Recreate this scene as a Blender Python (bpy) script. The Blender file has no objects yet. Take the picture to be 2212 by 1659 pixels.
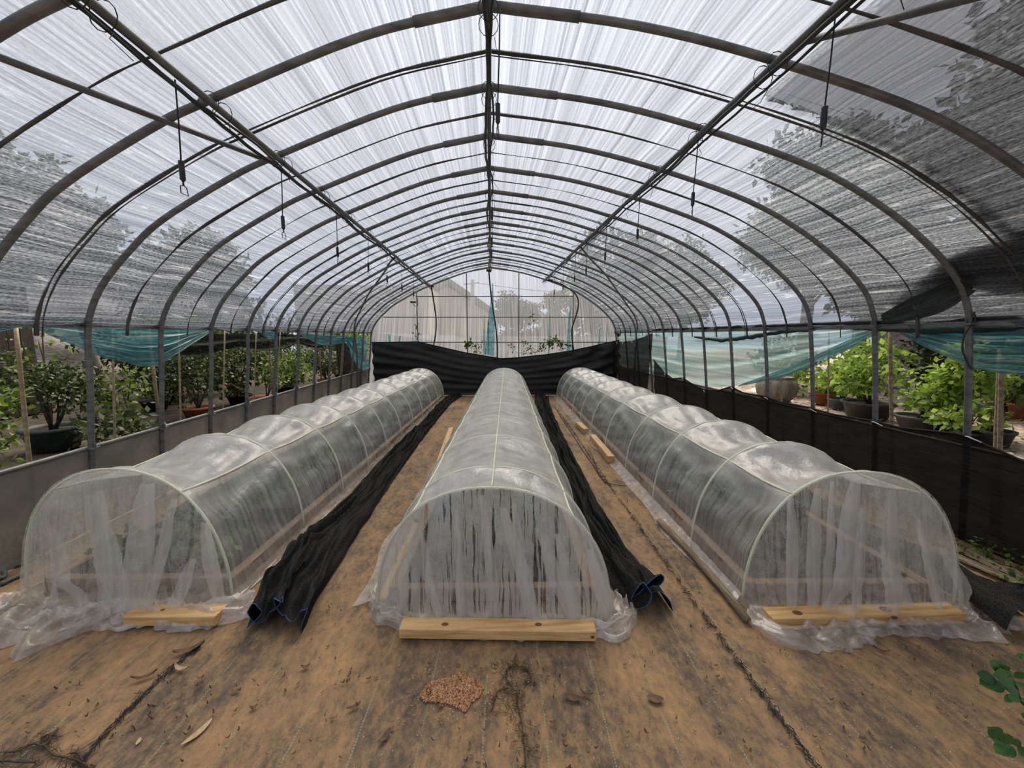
import bpy, math, random
import numpy as np
from mathutils import Vector, noise as mn

S = bpy.context.scene
COL = S.collection
PI = math.pi
sin, cos = math.sin, math.cos

# ------------------------------------------------------------------ camera
W, H, FPX = 2212, 1659, 831.0
YAW = math.atan(46 / FPX)
PITCH = math.atan(104.5 / FPX * cos(YAW))
CAM = Vector((0, 0, 1.5))
FW = Vector((sin(YAW) * cos(PITCH), cos(YAW) * cos(PITCH), -sin(PITCH)))
RT = Vector((cos(YAW), -sin(YAW), 0))
UP = RT.cross(FW)
cd = bpy.data.cameras.new('camera')
cam = bpy.data.objects.new('camera', cd)
COL.objects.link(cam)
cd.sensor_fit = 'HORIZONTAL'
cd.sensor_width = 36
cd.lens = FPX / W * 36
cd.clip_start = .02
cd.clip_end = 300
cam.location = CAM
cam.rotation_euler = (PI / 2 - PITCH, 0, -YAW)
S.camera = cam

# ------------------------------------------------------------------ sky, sun, exposure
S.view_settings.view_transform = 'Standard'
S.view_settings.look = 'None'
S.view_settings.gamma = 1
S.view_settings.use_curve_mapping = False
S.view_settings.exposure = 0.36
wd = bpy.data.worlds.new('sky')
S.world = wd
wd.use_nodes = True
nt = wd.node_tree
bg = nt.nodes['Background']
geo = nt.nodes.new('ShaderNodeTexCoord')
sep = nt.nodes.new('ShaderNodeSeparateXYZ')
rmp = nt.nodes.new('ShaderNodeValToRGB')
nt.links.new(geo.outputs['Generated'], sep.inputs[0])
nt.links.new(sep.outputs['Z'], rmp.inputs[0])
rmp.color_ramp.elements[0].position = 0.0
rmp.color_ramp.elements[0].color = (0.33, 0.41, 0.56, 1)
rmp.color_ramp.elements[1].position = .75
rmp.color_ramp.elements[1].color = (0.56, 0.57, 0.63, 1)
# haze brightens towards the sun, high and ahead
SUN = Vector((.06, .50, .80)).normalized()
dt = nt.nodes.new('ShaderNodeVectorMath')
dt.operation = 'DOT_PRODUCT'
dt.inputs[1].default_value = SUN
nt.links.new(geo.outputs['Generated'], dt.inputs[0])
gl_r = nt.nodes.new('ShaderNodeValToRGB')
for e_, (p_, c_) in zip((gl_r.color_ramp.elements[0], gl_r.color_ramp.elements[1], gl_r.color_ramp.elements.new(.8)), ((.25, (0, 0, 0, 1)), (1.0, (1.6, 1.42, 1.26, 1)), (.8, (.60, .53, .47, 1)))):
    e_.position = p_
    e_.color = c_
nt.links.new(dt.outputs['Value'], gl_r.inputs[0])
ad = nt.nodes.new('ShaderNodeMixRGB')
ad.blend_type = 'ADD'
ad.inputs[0].default_value = 1
nt.links.new(rmp.outputs[0], ad.inputs[1])
nt.links.new(gl_r.outputs[0], ad.inputs[2])
nt.links.new(ad.outputs[0], bg.inputs[0])
bg.inputs[1].default_value = 0.95
sd = bpy.data.lights.new('sun', 'SUN')
sd.energy = 4.4
sd.angle = math.radians(40)
sd.color = (1, .86, .68)
sun = bpy.data.objects.new('sun', sd)
COL.objects.link(sun)
sun.rotation_euler = SUN.to_track_quat('Z', 'Y').to_euler()
try:
    c = S.cycles
    c.max_bounces = 8
    c.diffuse_bounces = 3
    c.glossy_bounces = 2
    c.transmission_bounces = 6
    c.transparent_max_bounces = 24
    c.caustics_reflective = False
    c.caustics_refractive = False
    c.sample_clamp_indirect = 6
    c.use_denoising = True
    c.adaptive_threshold = .02
except Exception:
    pass


# ------------------------------------------------------------------ measuring helpers (where a line of sight meets a real plane)
def ray(x, y):
    return RT * ((x - W / 2) / FPX) + FW - UP * ((y - H / 2) / FPX)


def fl(x, y, z=0.0):
    d = ray(x, y)
    return CAM + d * ((z - CAM.z) / d.z)


def atY(x, y, Y):
    d = ray(x, y)
    return CAM + d * (Y / d.y)


def atX(x, y, X):
    d = ray(x, y)
    return CAM + d * (X / d.x)


# ------------------------------------------------------------------ object helpers
def link(o, parent=None):
    COL.objects.link(o)
    if parent is not None:
        o.parent = parent
        w = Vector((0, 0, 0))
        p = parent
        while p:
            w += Vector(p.location)
            p = p.parent
        o.location = -w
    return o


def mesh(name, v, f, m, parent=None, smooth=True, uv=None, local=False):
    me = bpy.data.meshes.new(name)
    me.from_pydata([tuple(p) for p in v], [], f)
    if isinstance(m, (list, tuple)):
        for q in m:
            me.materials.append(q)
    else:
        me.materials.append(m)
    if smooth:
        me.polygons.foreach_set('use_smooth', [True] * len(me.polygons))
    if uv is not None:
        l = me.uv_layers.new(name='UVMap')
        idx = np.zeros(len(me.loops), dtype=np.int32)
        me.loops.foreach_get('vertex_index', idx)
        l.data.foreach_set('uv', np.asarray(uv, dtype=np.float32)[idx].ravel())
    me.update()
    o = bpy.data.objects.new(name, me)
    if local and parent is not None:
        COL.objects.link(o)
        o.parent = parent
        return o
    return link(o, parent)


def tag(o, label=None, cat=None, group=None, kind=None):
    if label: o['label'] = label
    if cat: o['category'] = cat
    if group: o['group'] = group
    if kind: o['kind'] = kind
    return o


def thing(name, label, cat, loc=(0, 0, 0), group=None):
    o = bpy.data.objects.new(name, None)
    o.empty_display_size = .1
    COL.objects.link(o)
    o.location = loc
    return tag(o, label, cat, group)


class MB:
    def __init__(s):
        s.v, s.f = [], []

    def add(s, vf):
        n = len(s.v)
        s.v += [tuple(p) for p in vf[0]]
        s.f += [tuple(i + n for i in q) for q in vf[1]]
        return s

    def make(s, name, m, parent=None, smooth=True, local=False):
        return mesh(name, s.v, s.f, m, parent, smooth, local=local)


def tube(pts, r, n=8, caps=True):
    pts = [Vector(p) for p in pts]
    k = len(pts)
    rs = r if isinstance(r, (list, tuple)) else [r] * k
    v, f = [], []
    up = None
    for i, p in enumerate(pts):
        t = (pts[min(i + 1, k - 1)] - pts[max(i - 1, 0)])
        t = t.normalized() if t.length > 1e-9 else Vector((0, 0, 1))
        if up is None:
            up = t.orthogonal().normalized()
        up = (up - t * up.dot(t))
        up = up.normalized() if up.length > 1e-6 else t.orthogonal().normalized()
        b = t.cross(up)
        for j in range(n):
            a = 2 * PI * j / n
            v.append(p + (up * cos(a) + b * sin(a)) * rs[i])
    for i in range(k - 1):
        for j in range(n):
            f.append((i * n + j, i * n + (j + 1) % n, (i + 1) * n + (j + 1) % n, (i + 1) * n + j))
    if caps:
        f.append(tuple(range(n - 1, -1, -1)))
        f.append(tuple((k - 1) * n + j for j in range(n)))
    return v, f


def box(c, s, ax=None):
    c = Vector(c)
    ax = ax or (Vector((1, 0, 0)), Vector((0, 1, 0)), Vector((0, 0, 1)))
    v = [c + ax[0] * (s[0] / 2 * a) + ax[1] * (s[1] / 2 * b) + ax[2] * (s[2] / 2 * d) for a in (-1, 1) for b in (-1, 1) for d in (-1, 1)]
    f = [(0, 1, 3, 2), (4, 6, 7, 5), (0, 4, 5, 1), (2, 3, 7, 6), (0, 2, 6, 4), (1, 5, 7, 3)]
    return v, f


def bar(a, b, w, h, bev=.004, sub=1):
    """a bevelled rectangular timber from a to b (centres of the end faces), w across, h up"""
    a, b = Vector(a), Vector(b)
    t = (b - a).normalized()
    sd_ = t.cross(Vector((0, 0, 1))).normalized()
    u = sd_.cross(t)
    e = bev
    pr = [(-w / 2 + e, -h / 2), (w / 2 - e, -h / 2), (w / 2, -h / 2 + e), (w / 2, h / 2 - e), (w / 2 - e, h / 2), (-w / 2 + e, h / 2), (-w / 2, h / 2 - e), (-w / 2, -h / 2 + e)]
    st = [(0, .9), (e / (b - a).length, 1), (1 - e / (b - a).length, 1), (1, .9)]
    v, f = [], []
    for q, sc in st:
        p = a.lerp(b, q)
        for x, z in pr:
            v.append(p + sd_ * x * sc + u * z * sc)
    for i in range(3):
        for j in range(8):
            f.append((i * 8 + j, i * 8 + (j + 1) % 8, i * 8 + 8 + (j + 1) % 8, i * 8 + 8 + j))
    f.append(tuple(range(7, -1, -1)))
    f.append(tuple(24 + j for j in range(8)))
    return v, f


def grid(nu, nv, fn):
    """fn(i/(nu-1), j/(nv-1)) -> point; returns v, f"""
    v = [fn(i / (nu - 1), j / (nv - 1)) for i in range(nu) for j in range(nv)]
    f = [(i * nv + j, (i + 1) * nv + j, (i + 1) * nv + j + 1, i * nv + j + 1) for i in range(nu - 1) for j in range(nv - 1)]
    return v, f


def lathe(prof, n=20, c=(0, 0, 0)):
    v, f = [], []
    for r, z in prof:
        for j in range(n):
            a = 2 * PI * j / n
            v.append((c[0] + r * cos(a), c[1] + r * sin(a), c[2] + z))
    for i in range(len(prof) - 1):
        for j in range(n):
            f.append((i * n + j, i * n + (j + 1) % n, (i + 1) * n + (j + 1) % n, (i + 1) * n + j))
    return v, f


def interp(pts, t):
    """piecewise linear through equally weighted (t, Vector) stations"""
    for i in range(len(pts) - 1):
        if t <= pts[i + 1][0] or i == len(pts) - 2:
            a, b = pts[i], pts[i + 1]
            q = (t - a[0]) / (b[0] - a[0])
            q = min(max(q, -.5), 1.5)
            return Vector(a[1]).lerp(Vector(b[1]), q)


def poly(pts):
    """stations by length for interp()"""
    pts = [Vector(p) for p in pts]
    L = [0]
    for a, b in zip(pts, pts[1:]):
        L.append(L[-1] + (b - a).length)
    return [(l / L[-1], p) for l, p in zip(L, pts)]


def catmull(pts, n=6):
    pts = [Vector(p) for p in pts]
    P = [pts[0] * 2 - pts[1]] + pts + [pts[-1] * 2 - pts[-2]]
    out = []
    for i in range(1, len(P) - 2):
        for k in range(n):
            t = k / n
            a, b, c_, d = P[i - 1], P[i], P[i + 1], P[i + 2]
            out.append(.5 * ((2 * b) + (c_ - a) * t + (2 * a - 5 * b + 4 * c_ - d) * t * t + (3 * b - a - 3 * c_ + d) * t ** 3))
    out.append(pts[-1])
    return out


def nz(x, y, z=0.0):
    return mn.noise(Vector((x, y, z)))


ORD = 'first second third fourth fifth sixth seventh eighth ninth tenth eleventh twelfth thirteenth fourteenth fifteenth sixteenth seventeenth eighteenth'.split()


# ------------------------------------------------------------------ materials
def newmat(name):
    m = bpy.data.materials.new(name)
    m.use_nodes = True
    t = m.node_tree
    for n in list(t.nodes):
        t.nodes.remove(n)
    return m, t, t.nodes.new('ShaderNodeOutputMaterial')


def N(t, typ, **kw):
    n = t.nodes.new('ShaderNode' + typ)
    for k, v in kw.items():
        if k.startswith('i_'):
            key = k[2:]
            n.inputs[int(key) if key.isdigit() else key.replace('_', ' ')].default_value = v
        else:
            setattr(n, k, v)
    return n


def coords(t, kind, scale=(1, 1, 1)):
    tc = N(t, 'TexCoord')
    mp = N(t, 'Mapping')
    mp.inputs['Scale'].default_value = scale
    t.links.new(tc.outputs[kind], mp.inputs[0])
    return mp.outputs[0]


def noisef(t, vec, scale, detail=3, rough=.55):
    n = N(t, 'TexNoise')
    n.inputs['Scale'].default_value = scale
    n.inputs['Detail'].default_value = detail
    n.inputs['Roughness'].default_value = rough
    t.links.new(vec, n.inputs['Vector'])
    return n.outputs[0]


def ramp(t, fac, stops):
    r = N(t, 'ValToRGB')
    e = r.color_ramp.elements
    while len(e) < len(stops):
        e.new(.5)
    for q, (p, c) in zip(e, stops):
        q.position = p
        q.color = (c, c, c, 1) if not isinstance(c, tuple) else (*c, 1)
    t.links.new(fac, r.inputs[0])
    return r.outputs[0]


def mathn(t, op, a, b=None):
    n = N(t, 'Math', operation=op)
    for i, x in enumerate((a, b)):
        if x is None: continue
        if isinstance(x, (int, float)):
            n.inputs[i].default_value = x
        else:
            t.links.new(x, n.inputs[i])
    return n.outputs[0]


def solid(name, c1, c2, scale=6, rough=.7, metal=0, stretch=(1, 1, 1), bump=0.0, coord='Object', lo=.35, hi=.65):
    m, t, out = newmat(name)
    vec = coords(t, coord, stretch)
    nf = noisef(t, vec, scale, 5)
    col = ramp(t, nf, [(lo, c1), (hi, c2)])
    p = N(t, 'BsdfPrincipled')
    p.inputs['Roughness'].default_value = rough
    p.inputs['Metallic'].default_value = metal
    t.links.new(col, p.inputs['Base Color'])
    if bump:
        b = N(t, 'Bump')
        b.inputs['Strength'].default_value = bump
        b.inputs['Distance'].default_value = .01
        t.links.new(noisef(t, vec, scale * 6, 4), b.inputs['Height'])
        t.links.new(b.outputs[0], p.inputs['Normal'])
    t.links.new(p.outputs[0], out.inputs[0])
    return m


def film(name, col, alpha, trans=.5, gloss=.06, rough=.3, tint=(1, 1, 1), bump=None, frost=0):
    """plastic film or open cloth: part lets light straight through, part scatters it to both sides"""
    m, t, out = newmat(name)
    a = alpha(t) if callable(alpha) else alpha
    cc = col(t) if callable(col) else col
    d = N(t, 'BsdfDiffuse')
    tl = N(t, 'BsdfTranslucent')
    for n in (d, tl):
        if isinstance(cc, tuple):
            n.inputs[0].default_value = (*cc, 1)
        else:
            t.links.new(cc, n.inputs[0])
    m1 = N(t, 'MixShader')
    m1.inputs[0].default_value = trans
    t.links.new(d.outputs[0], m1.inputs[1])
    t.links.new(tl.outputs[0], m1.inputs[2])
    g = N(t, 'BsdfGlossy')
    g.inputs['Roughness'].default_value = rough
    m2 = N(t, 'MixShader')
    m2.inputs[0].default_value = gloss
    t.links.new(m1.outputs[0], m2.inputs[1])
    t.links.new(g.outputs[0], m2.inputs[2])
    tr = N(t, 'BsdfTransparent')
    tr.inputs[0].default_value = (*tint, 1)
    m3 = N(t, 'MixShader')
    if isinstance(a, (int, float)):
        m3.inputs[0].default_value = a
    else:
        t.links.new(a, m3.inputs[0])
    if frost:                                               # a hazy film blurs what is seen through it
        rf = N(t, 'BsdfRefraction')
        rf.inputs['IOR'].default_value = 1.001
        rf.inputs['Roughness'].default_value = .36
        rf.inputs[0].default_value = (*tint, 1)
        m4 = N(t, 'MixShader')
        m4.inputs[0].default_value = frost
        t.links.new(tr.outputs[0], m4.inputs[1])
        t.links.new(rf.outputs[0], m4.inputs[2])
        tr = m4
    t.links.new(tr.outputs[0], m3.inputs[1])
    t.links.new(m2.outputs[0], m3.inputs[2])
    if bump:
        hgt, st = bump(t)
        b = N(t, 'Bump')
        b.inputs['Strength'].default_value = st
        b.inputs['Distance'].default_value = .01
        t.links.new(hgt, b.inputs['Height'])
        for n in (d, tl, g):
            t.links.new(b.outputs[0], n.inputs['Normal'])
    t.links.new(m3.outputs[0], out.inputs[0])
    return m


def leafmat(name, stops, trans=.35):
    m, t, out = newmat(name)
    g = N(t, 'NewGeometry')
    col = ramp(t, g.outputs['Random Per Island'], stops)
    d = N(t, 'BsdfPrincipled')
    d.inputs['Roughness'].default_value = .5
    t.links.new(col, d.inputs['Base Color'])
    tl = N(t, 'BsdfTranslucent')
    t.links.new(col, tl.inputs[0])
    mx = N(t, 'MixShader')
    mx.inputs[0].default_value = trans
    t.links.new(d.outputs[0], mx.inputs[1])
    t.links.new(tl.outputs[0], mx.inputs[2])
    t.links.new(mx.outputs[0], out.inputs[0])
    return m


M = {}
M['steel'] = solid('galvanised_steel', (.10, .105, .105), (.19, .195, .19), 9, .5, .35, (1, 1, 3), .1)
M['black_pipe'] = solid('black_polyethylene', (.012, .013, .014), (.03, .032, .034), 12, .5)
M['strap'] = solid('dark_strap', (.03, .03, .032), (.10, .095, .09), 5, .7)
M['rope'] = solid('black_cord', (.01, .01, .012), (.03, .03, .035), 60, .8)
M['hoop'] = solid('pale_green_fibre_rod', (.66, .69, .50), (.80, .83, .66), 8, .45)
M['wood'] = solid('pine_timber', (.56, .31, .115), (.80, .52, .235), 3, .6, 0, (1.2, 16, 16), .15)
M['wood_y'] = solid('pine_timber_length', (.48, .28, .13), (.70, .47, .25), 3, .65, 0, (16, 1.2, 16), .15)
M['wood_bed'] = solid('brown_bed_timber', (.22, .13, .08), (.38, .25, .16), 3, .7, 0, (6, 2, 10), .15)  # bed planks, a darker brown than the loose pine timbers
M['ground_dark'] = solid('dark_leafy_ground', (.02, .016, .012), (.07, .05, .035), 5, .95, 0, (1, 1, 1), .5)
M['wood_old'] = solid('weathered_wood', (.12, .085, .05), (.30, .23, .15), 4, .8, 0, (16, 1, 10), .3)
M['knot'] = solid('pine_knot', (.12, .04, .015), (.25, .10, .03), 40, .6)
M['soil'] = solid('potting_soil', (.02, .015, .01), (.08, .055, .035), 30, .95, 0, (1, 1, 1), .5)
M['terracotta'] = solid('terracotta', (.30, .09, .045), (.42, .15, .08), 8, .8)
M['pot_green'] = solid('green_plastic_pot', (.035, .06, .05), (.07, .105, .09), 7, .5)
M['pot_black'] = solid('black_plastic_pot', (.02, .022, .022), (.045, .047, .047), 7, .55)
M['pot_pale'] = solid('pale_glazed_pot', (.35, .42, .33), (.5, .55, .45), 5, .4)
M['bamboo'] = solid('bamboo_cane', (.20, .15, .08), (.36, .28, .16), 5, .6, 0, (1, 1, 6))
M['bark'] = solid('grey_bark', (.09, .075, .06), (.22, .19, .16), 9, .9, 0, (1, 1, .3), .4)
M['twig'] = solid('dark_twig', (.03, .022, .015), (.08, .06, .04), 15, .9)
M['blue'] = solid('blue_plastic', (.02, .05, .25), (.04, .10, .40), 20, .5)
M['curtain_cloth'] = solid('black_curtain_cloth', (.008, .008, .009), (.045, .044, .042), 1.2, .7, 0, (1, 1, 9))
M['bluehem'] = solid('blue_hem_thread', (.015, .05, .13), (.035, .10, .22), 60, .8)
M['white'] = solid('white_nylon', (.6, .6, .58), (.75, .75, .72), 20, .5)
M['hose_grey'] = solid('grey_green_hose', (.07, .09, .085), (.13, .16, .15), 10, .5)
M['plaster'] = solid('pale_render', (.62, .57, .48), (.75, .70, .60), 2, .9)
M['plaster_grey'] = solid('grey_render', (.36, .36, .37), (.47, .47, .47), 2, .9)
M['roof_tile'] = solid('dark_roof_sheet', (.10, .105, .12), (.17, .175, .19), 3, .7)
M['dryleaf'] = leafmat('dry_leaf', [(0, (.10, .055, .03)), (.5, (.26, .14, .07)), (1, (.45, .30, .16))], .15)
M['tanleaf'] = solid('tan_dry_leaf', (.40, .27, .14), (.58, .43, .25), 20, .7)
M['brownleaf'] = solid('brown_dry_leaf', (.09, .05, .03), (.18, .10, .055), 20, .8)
M['granule'] = leafmat('orange_granules', [(0, (.38, .17, .06)), (.5, (.74, .40, .19)), (1, (.95, .74, .52))], .1)
M['leaf_dark'] = leafmat('dark_leaf', [(0, (.014, .026, .006)), (.6, (.038, .064, .012)), (1, (.10, .13, .028))])
M['leaf_mid'] = leafmat('mid_leaf', [(0, (.04, .08, .012)), (.6, (.11, .18, .028)), (1, (.24, .31, .06))])
M['leaf_bright'] = leafmat('bright_leaf', [(0, (.08, .17, .025)), (.5, (.24, .38, .06)), (1, (.48, .58, .12))], .45)
M['leaf_tree'] = leafmat('tree_leaf', [(0, (.02, .035, .015)), (.6, (.045, .075, .03)), (1, (.09, .13, .05))], .3)
M['leaf_near'] = solid('glossy_green_leaf', (.035, .095, .02), (.06, .15, .035), 25, .4)
M['seedling'] = leafmat('seedling_leaf', [(0, (.05, .12, .03)), (.6, (.13, .26, .06)), (1, (.28, .42, .14))])


def roof_alpha(t):
    a = noisef(t, coords(t, 'UV', (90, .35, 1)), 1, 3, .6)
    b = noisef(t, coords(t, 'UV', (22, .18, 1)), 1, 3, .6)
    c3 = noisef(t, coords(t, 'UV', (150, 42, 1)), 1, 2, .6)
    s = mathn(t, 'ADD', mathn(t, 'MULTIPLY', a, .40), mathn(t, 'ADD', mathn(t, 'MULTIPLY', b, .25), mathn(t, 'MULTIPLY', c3, .35)))
    return ramp(t, s, [(.37, .36), (.5, .66), (.63, .93)])


def roof_col(t):
    a = noisef(t, coords(t, 'UV', (60, .3, 1)), 1, 3, .6)
    n = noisef(t, coords(t, 'UV', (11, .55, 1)), 1, 2, .5)
    tc = N(t, 'TexCoord')
    su = N(t, 'SeparateXYZ')
    t.links.new(tc.outputs['UV'], su.inputs[0])
    low = ramp(t, mathn(t, 'DIVIDE', mathn(t, 'ABSOLUTE', mathn(t, 'SUBTRACT', su.outputs[0], 5.1)), 4.0), [(.40, 0), (.75, 1)])
    rdg = mathn(t, 'MULTIPLY', ramp(t, mathn(t, 'ABSOLUTE', mathn(t, 'SUBTRACT', n, .5)), [(0, .32), (.012, 0)]), low)  # crease highlights towards the eaves, painted into the film colour
    c3 = noisef(t, coords(t, 'UV', (150, 42, 1)), 1, 2, .6)
    return ramp(t, mathn(t, 'ADD', mathn(t, 'ADD', mathn(t, 'MULTIPLY', a, .6), mathn(t, 'MULTIPLY', c3, .4)), rdg), [(.40, (.085, .10, .125)), (.61, (.40, .445, .51)), (.95, (.85, .85, .85))])


def roof_bump(t):
    return noisef(t, coords(t, 'UV', (16, 1.6, 1)), 1, 4, .6), .25


M['roof_film'] = film('woven_roof_film', roof_col, roof_alpha, .75, .03, .35, (.84, .88, .94), roof_bump)


def gable_alpha(t):
    v = coords(t, 'UV', (34, .5, 1))
    return ramp(t, noisef(t, v, 1, 4, .65), [(.32, .40), (.5, .56), (.70, .80)])


M['gable_film'] = film('woven_gable_film', lambda t: ramp(t, noisef(t, coords(t, 'UV', (50, .4, 1)), 1, 3, .6), [(.36, (.25, .27, .295)), (.64, (.60, .61, .62))]), gable_alpha, .72, .03, .35, (.9, .94, 1.0))


def kick_col(t):
    v = coords(t, 'Object', (1, 1, 1))
    return ramp(t, noisef(t, v, 2.2, 5, .6), [(.3, (.13, .13, .11)), (.65, (.27, .26, .225))])


M['kick_film'] = film('dull_grey_skirting_film', kick_col, .93, .3, .04, .5)


def teal_alpha(t):
    v = coords(t, 'UV', (1.2, 9, 1))
    return ramp(t, noisef(t, v, 1.5, 4, .6), [(.35, .62), (.65, .95)])


def teal_col(c1, c2, c3):
    def fn(t):
        v = coords(t, 'UV', (1.0, 7, 1))
        return ramp(t, noisef(t, v, 1.3, 4, .6), [(.3, c1), (.5, c2), (.7, c3)])
    return fn


M['teal'] = film('turquoise_film', teal_col((.04, .17, .21), (.09, .29, .33), (.30, .45, .46)), teal_alpha, .5, .06, .3, (.75, .93, .95))
M['teal_pale'] = film('pale_turquoise_film', teal_col((.20, .52, .56), (.52, .74, .75), (.80, .88, .86)), teal_alpha, .65, .08, .3, (.85, .98, .98))
M['flap'] = film('grimy_folded_film', teal_col((.008, .010, .010), (.022, .028, .028), (.06, .085, .085)), .97, .2, .03, .5)
M['teal_dark'] = film('grimy_turquoise_roll', teal_col((.008, .014, .015), (.018, .045, .048), (.04, .10, .10)), .97, .2, .05, .4)


def net_alpha(t):
    v = coords(t, 'Object', (2, 3, 60))
    return ramp(t, noisef(t, v, 3, 3, .6), [(.3, .90), (.7, .97)])


def net_col(t):
    v = coords(t, 'Object', (1.5, 1.5, 30))
    return ramp(t, noisef(t, v, 3, 4, .65), [(.35, (.006, .006, .006)), (.7, (.030, .028, .025))])


M['net'] = film('black_shade_net', net_col, net_alpha, .25, .015, .6)
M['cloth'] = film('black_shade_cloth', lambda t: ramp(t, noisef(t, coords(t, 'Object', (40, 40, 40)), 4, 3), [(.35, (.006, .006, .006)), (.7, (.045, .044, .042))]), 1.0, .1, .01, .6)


def mist(lo, hi, sx, sy, p=(.36, .50, .66)):
    def fn(t):
        v = coords(t, 'UV', (sx, sy, 1))
        a = noisef(t, v, 1, 5, .7)
        v2 = coords(t, 'UV', (sx * .22, sy * .9, 1))
        b = noisef(t, v2, 1, 2, .5)
        v3 = coords(t, 'UV', (120, 120, 1))
        d = noisef(t, v3, 1, 2, .5)
        s = mathn(t, 'ADD', mathn(t, 'MULTIPLY', a, .6), mathn(t, 'ADD', mathn(t, 'MULTIPLY', b, .28), mathn(t, 'MULTIPLY', d, .12)))
        return ramp(t, s, [(p[0], lo), (p[1], (lo + hi) / 2), (p[2], hi)])
    return fn


def cover_alpha(t):
    """mist of condensation: even on the flat top, run down in streaks on the steep sides (uv.x is 0..1 around the arch)"""
    top = mist(.55, .90, 9, 10)(t)
    side = mist(.20, .60, 2.2, 34, (.38, .52, .66))(t)
    tc = N(t, 'TexCoord')
    sp = N(t, 'SeparateXYZ')
    t.links.new(tc.outputs['UV'], sp.inputs[0])
    u = mathn(t, 'ABSOLUTE', mathn(t, 'SUBTRACT', sp.outputs[0], .5))
    f = ramp(t, u, [(.20, 0), (.30, 1)])
    mx = N(t, 'Mix', data_type='FLOAT')
    t.links.new(f, mx.inputs[0])
    t.links.new(top, mx.inputs[2])
    t.links.new(side, mx.inputs[3])
    return mx.outputs[0]


M['cover'] = film('misted_tunnel_film', (.86, .85, .80), cover_alpha, .36, .17, .17, (1, 1, 1), lambda t: (noisef(t, coords(t, 'UV', (24, 11, 1)), 1, 6, .65), 1.0))


def streaked(base, cut, sx, sy, lo, hi, mott):
    """misted film; water running down has cleared narrow wandering streaks"""
    def fn(t):
        w_ = noisef(t, coords(t, 'UV', (9, 7, 1)), 1, 3, .6)
        tc = N(t, 'TexCoord')
        ad = N(t, 'MixRGB', blend_type='ADD')
        ad.inputs[0].default_value = .022
        t.links.new(tc.outputs['UV'], ad.inputs[1])
        t.links.new(w_, ad.inputs[2])
        mp = N(t, 'Mapping')
        mp.inputs['Scale'].default_value = (sx, sy, 1)
        t.links.new(ad.outputs[0], mp.inputs[0])
        s = ramp(t, noisef(t, mp.outputs[0], 1, 3, .65), [(lo, 0), (hi, 1)])
        m1 = noisef(t, coords(t, 'UV', (26, 16, 1)), 1, 5, .7)
        m2 = ramp(t, noisef(t, coords(t, 'UV', (130, 90, 1)), 1, 2, .6), [(.60, 0), (.66, 1)])
        a = mathn(t, 'ADD', base, mathn(t, 'MULTIPLY', mathn(t, 'SUBTRACT', m1, .5), mott))
        a = mathn(t, 'SUBTRACT', a, mathn(t, 'MULTIPLY', s, cut))
        a = mathn(t, 'SUBTRACT', a, mathn(t, 'MULTIPLY', m2, .22))
        return mathn(t, 'MAXIMUM', mathn(t, 'MINIMUM', a, .95), .08)
    return fn


M['curtain_soft'] = film('misted_end_film', (.80, .79, .74), streaked(.44, .18, 46, 2.0, .53, .60, .85), .5, .09, .2)
M['curtain'] = film('streaked_end_film', (.76, .77, .73), streaked(.66, .56, 52, 1.5, .545, .585, .5), .5, .09, .2)
M['skirt'] = film('crumpled_film', (.84, .77, .69), mist(.22, .74, 12, 12), .4, .18, .16, (1, 1, 1), lambda t: (noisef(t, coords(t, 'UV', (14, 14, 1)), 1, 4, .55), 1.0))

# floor: woven ground cover under dried mud, pale guide threads woven in
m, t, out = newmat('muddy_ground_cover')
vec = coords(t, 'Object', (1, 1, 1))
vst = coords(t, 'Object', (2.4, .8, 1))
big = noisef(t, vst, 1.3, 6, .62)
fine = noisef(t, coords(t, 'Object', (1, .6, 1)), 34, 5, .75)
tiny = noisef(t, vec, 160, 2, .6)
mid_ = noisef(t, coords(t, 'Object', (1.6, .9, 1)), 7, 5, .7)
mixv = mathn(t, 'ADD', mathn(t, 'ADD', mathn(t, 'MULTIPLY', big, .34), mathn(t, 'MULTIPLY', mid_, .28)), mathn(t, 'ADD', mathn(t, 'MULTIPLY', fine, .28), mathn(t, 'MULTIPLY', tiny, .10)))
colr = ramp(t, mixv, [(.385, (.07, .062, .055)), (.455, (.155, .112, .075)), (.52, (.29, .185, .10)), (.62, (.45, .265, .125))])
sp = N(t, 'SeparateXYZ')
t.links.new(vec, sp.inputs[0])
xx = mathn(t, 'SUBTRACT', sp.outputs[0], mathn(t, 'MULTIPLY', sp.outputs[1], .042))
saw = mathn(t, 'ABSOLUTE', mathn(t, 'SUBTRACT', mathn(t, 'FRACT', mathn(t, 'ADD', mathn(t, 'DIVIDE', xx, .237), 99.884)), .5))
line = mathn(t, 'LESS_THAN', saw, .0125)
brk = ramp(t, noisef(t, vec, 5, 4, .7), [(.40, .15), (.54, 1)])
dsh = mathn(t, 'GREATER_THAN', mathn(t, 'FRACT', mathn(t, 'MULTIPLY', sp.outputs[1], 90)), .35)
lf = mathn(t, 'MULTIPLY', mathn(t, 'MULTIPLY', line, brk), mathn(t, 'MULTIPLY', dsh, .8))
mc = N(t, 'MixRGB')
t.links.new(lf, mc.inputs[0])
t.links.new(colr, mc.inputs[1])
mc.inputs[2].default_value = (.30, .33, .20, 1)
p = N(t, 'BsdfPrincipled')
p.inputs['Roughness'].default_value = .85
p.inputs['Specular IOR Level'].default_value = .25
t.links.new(mc.outputs[0], p.inputs['Base Color'])
b = N(t, 'Bump')
b.inputs['Strength'].default_value = .35
b.inputs['Distance'].default_value = .006
t.links.new(mathn(t, 'ADD', fine, tiny), b.inputs['Height'])
t.links.new(b.outputs[0], p.inputs['Normal'])
t.links.new(p.outputs[0], out.inputs[0])
M['floor'] = m
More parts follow.
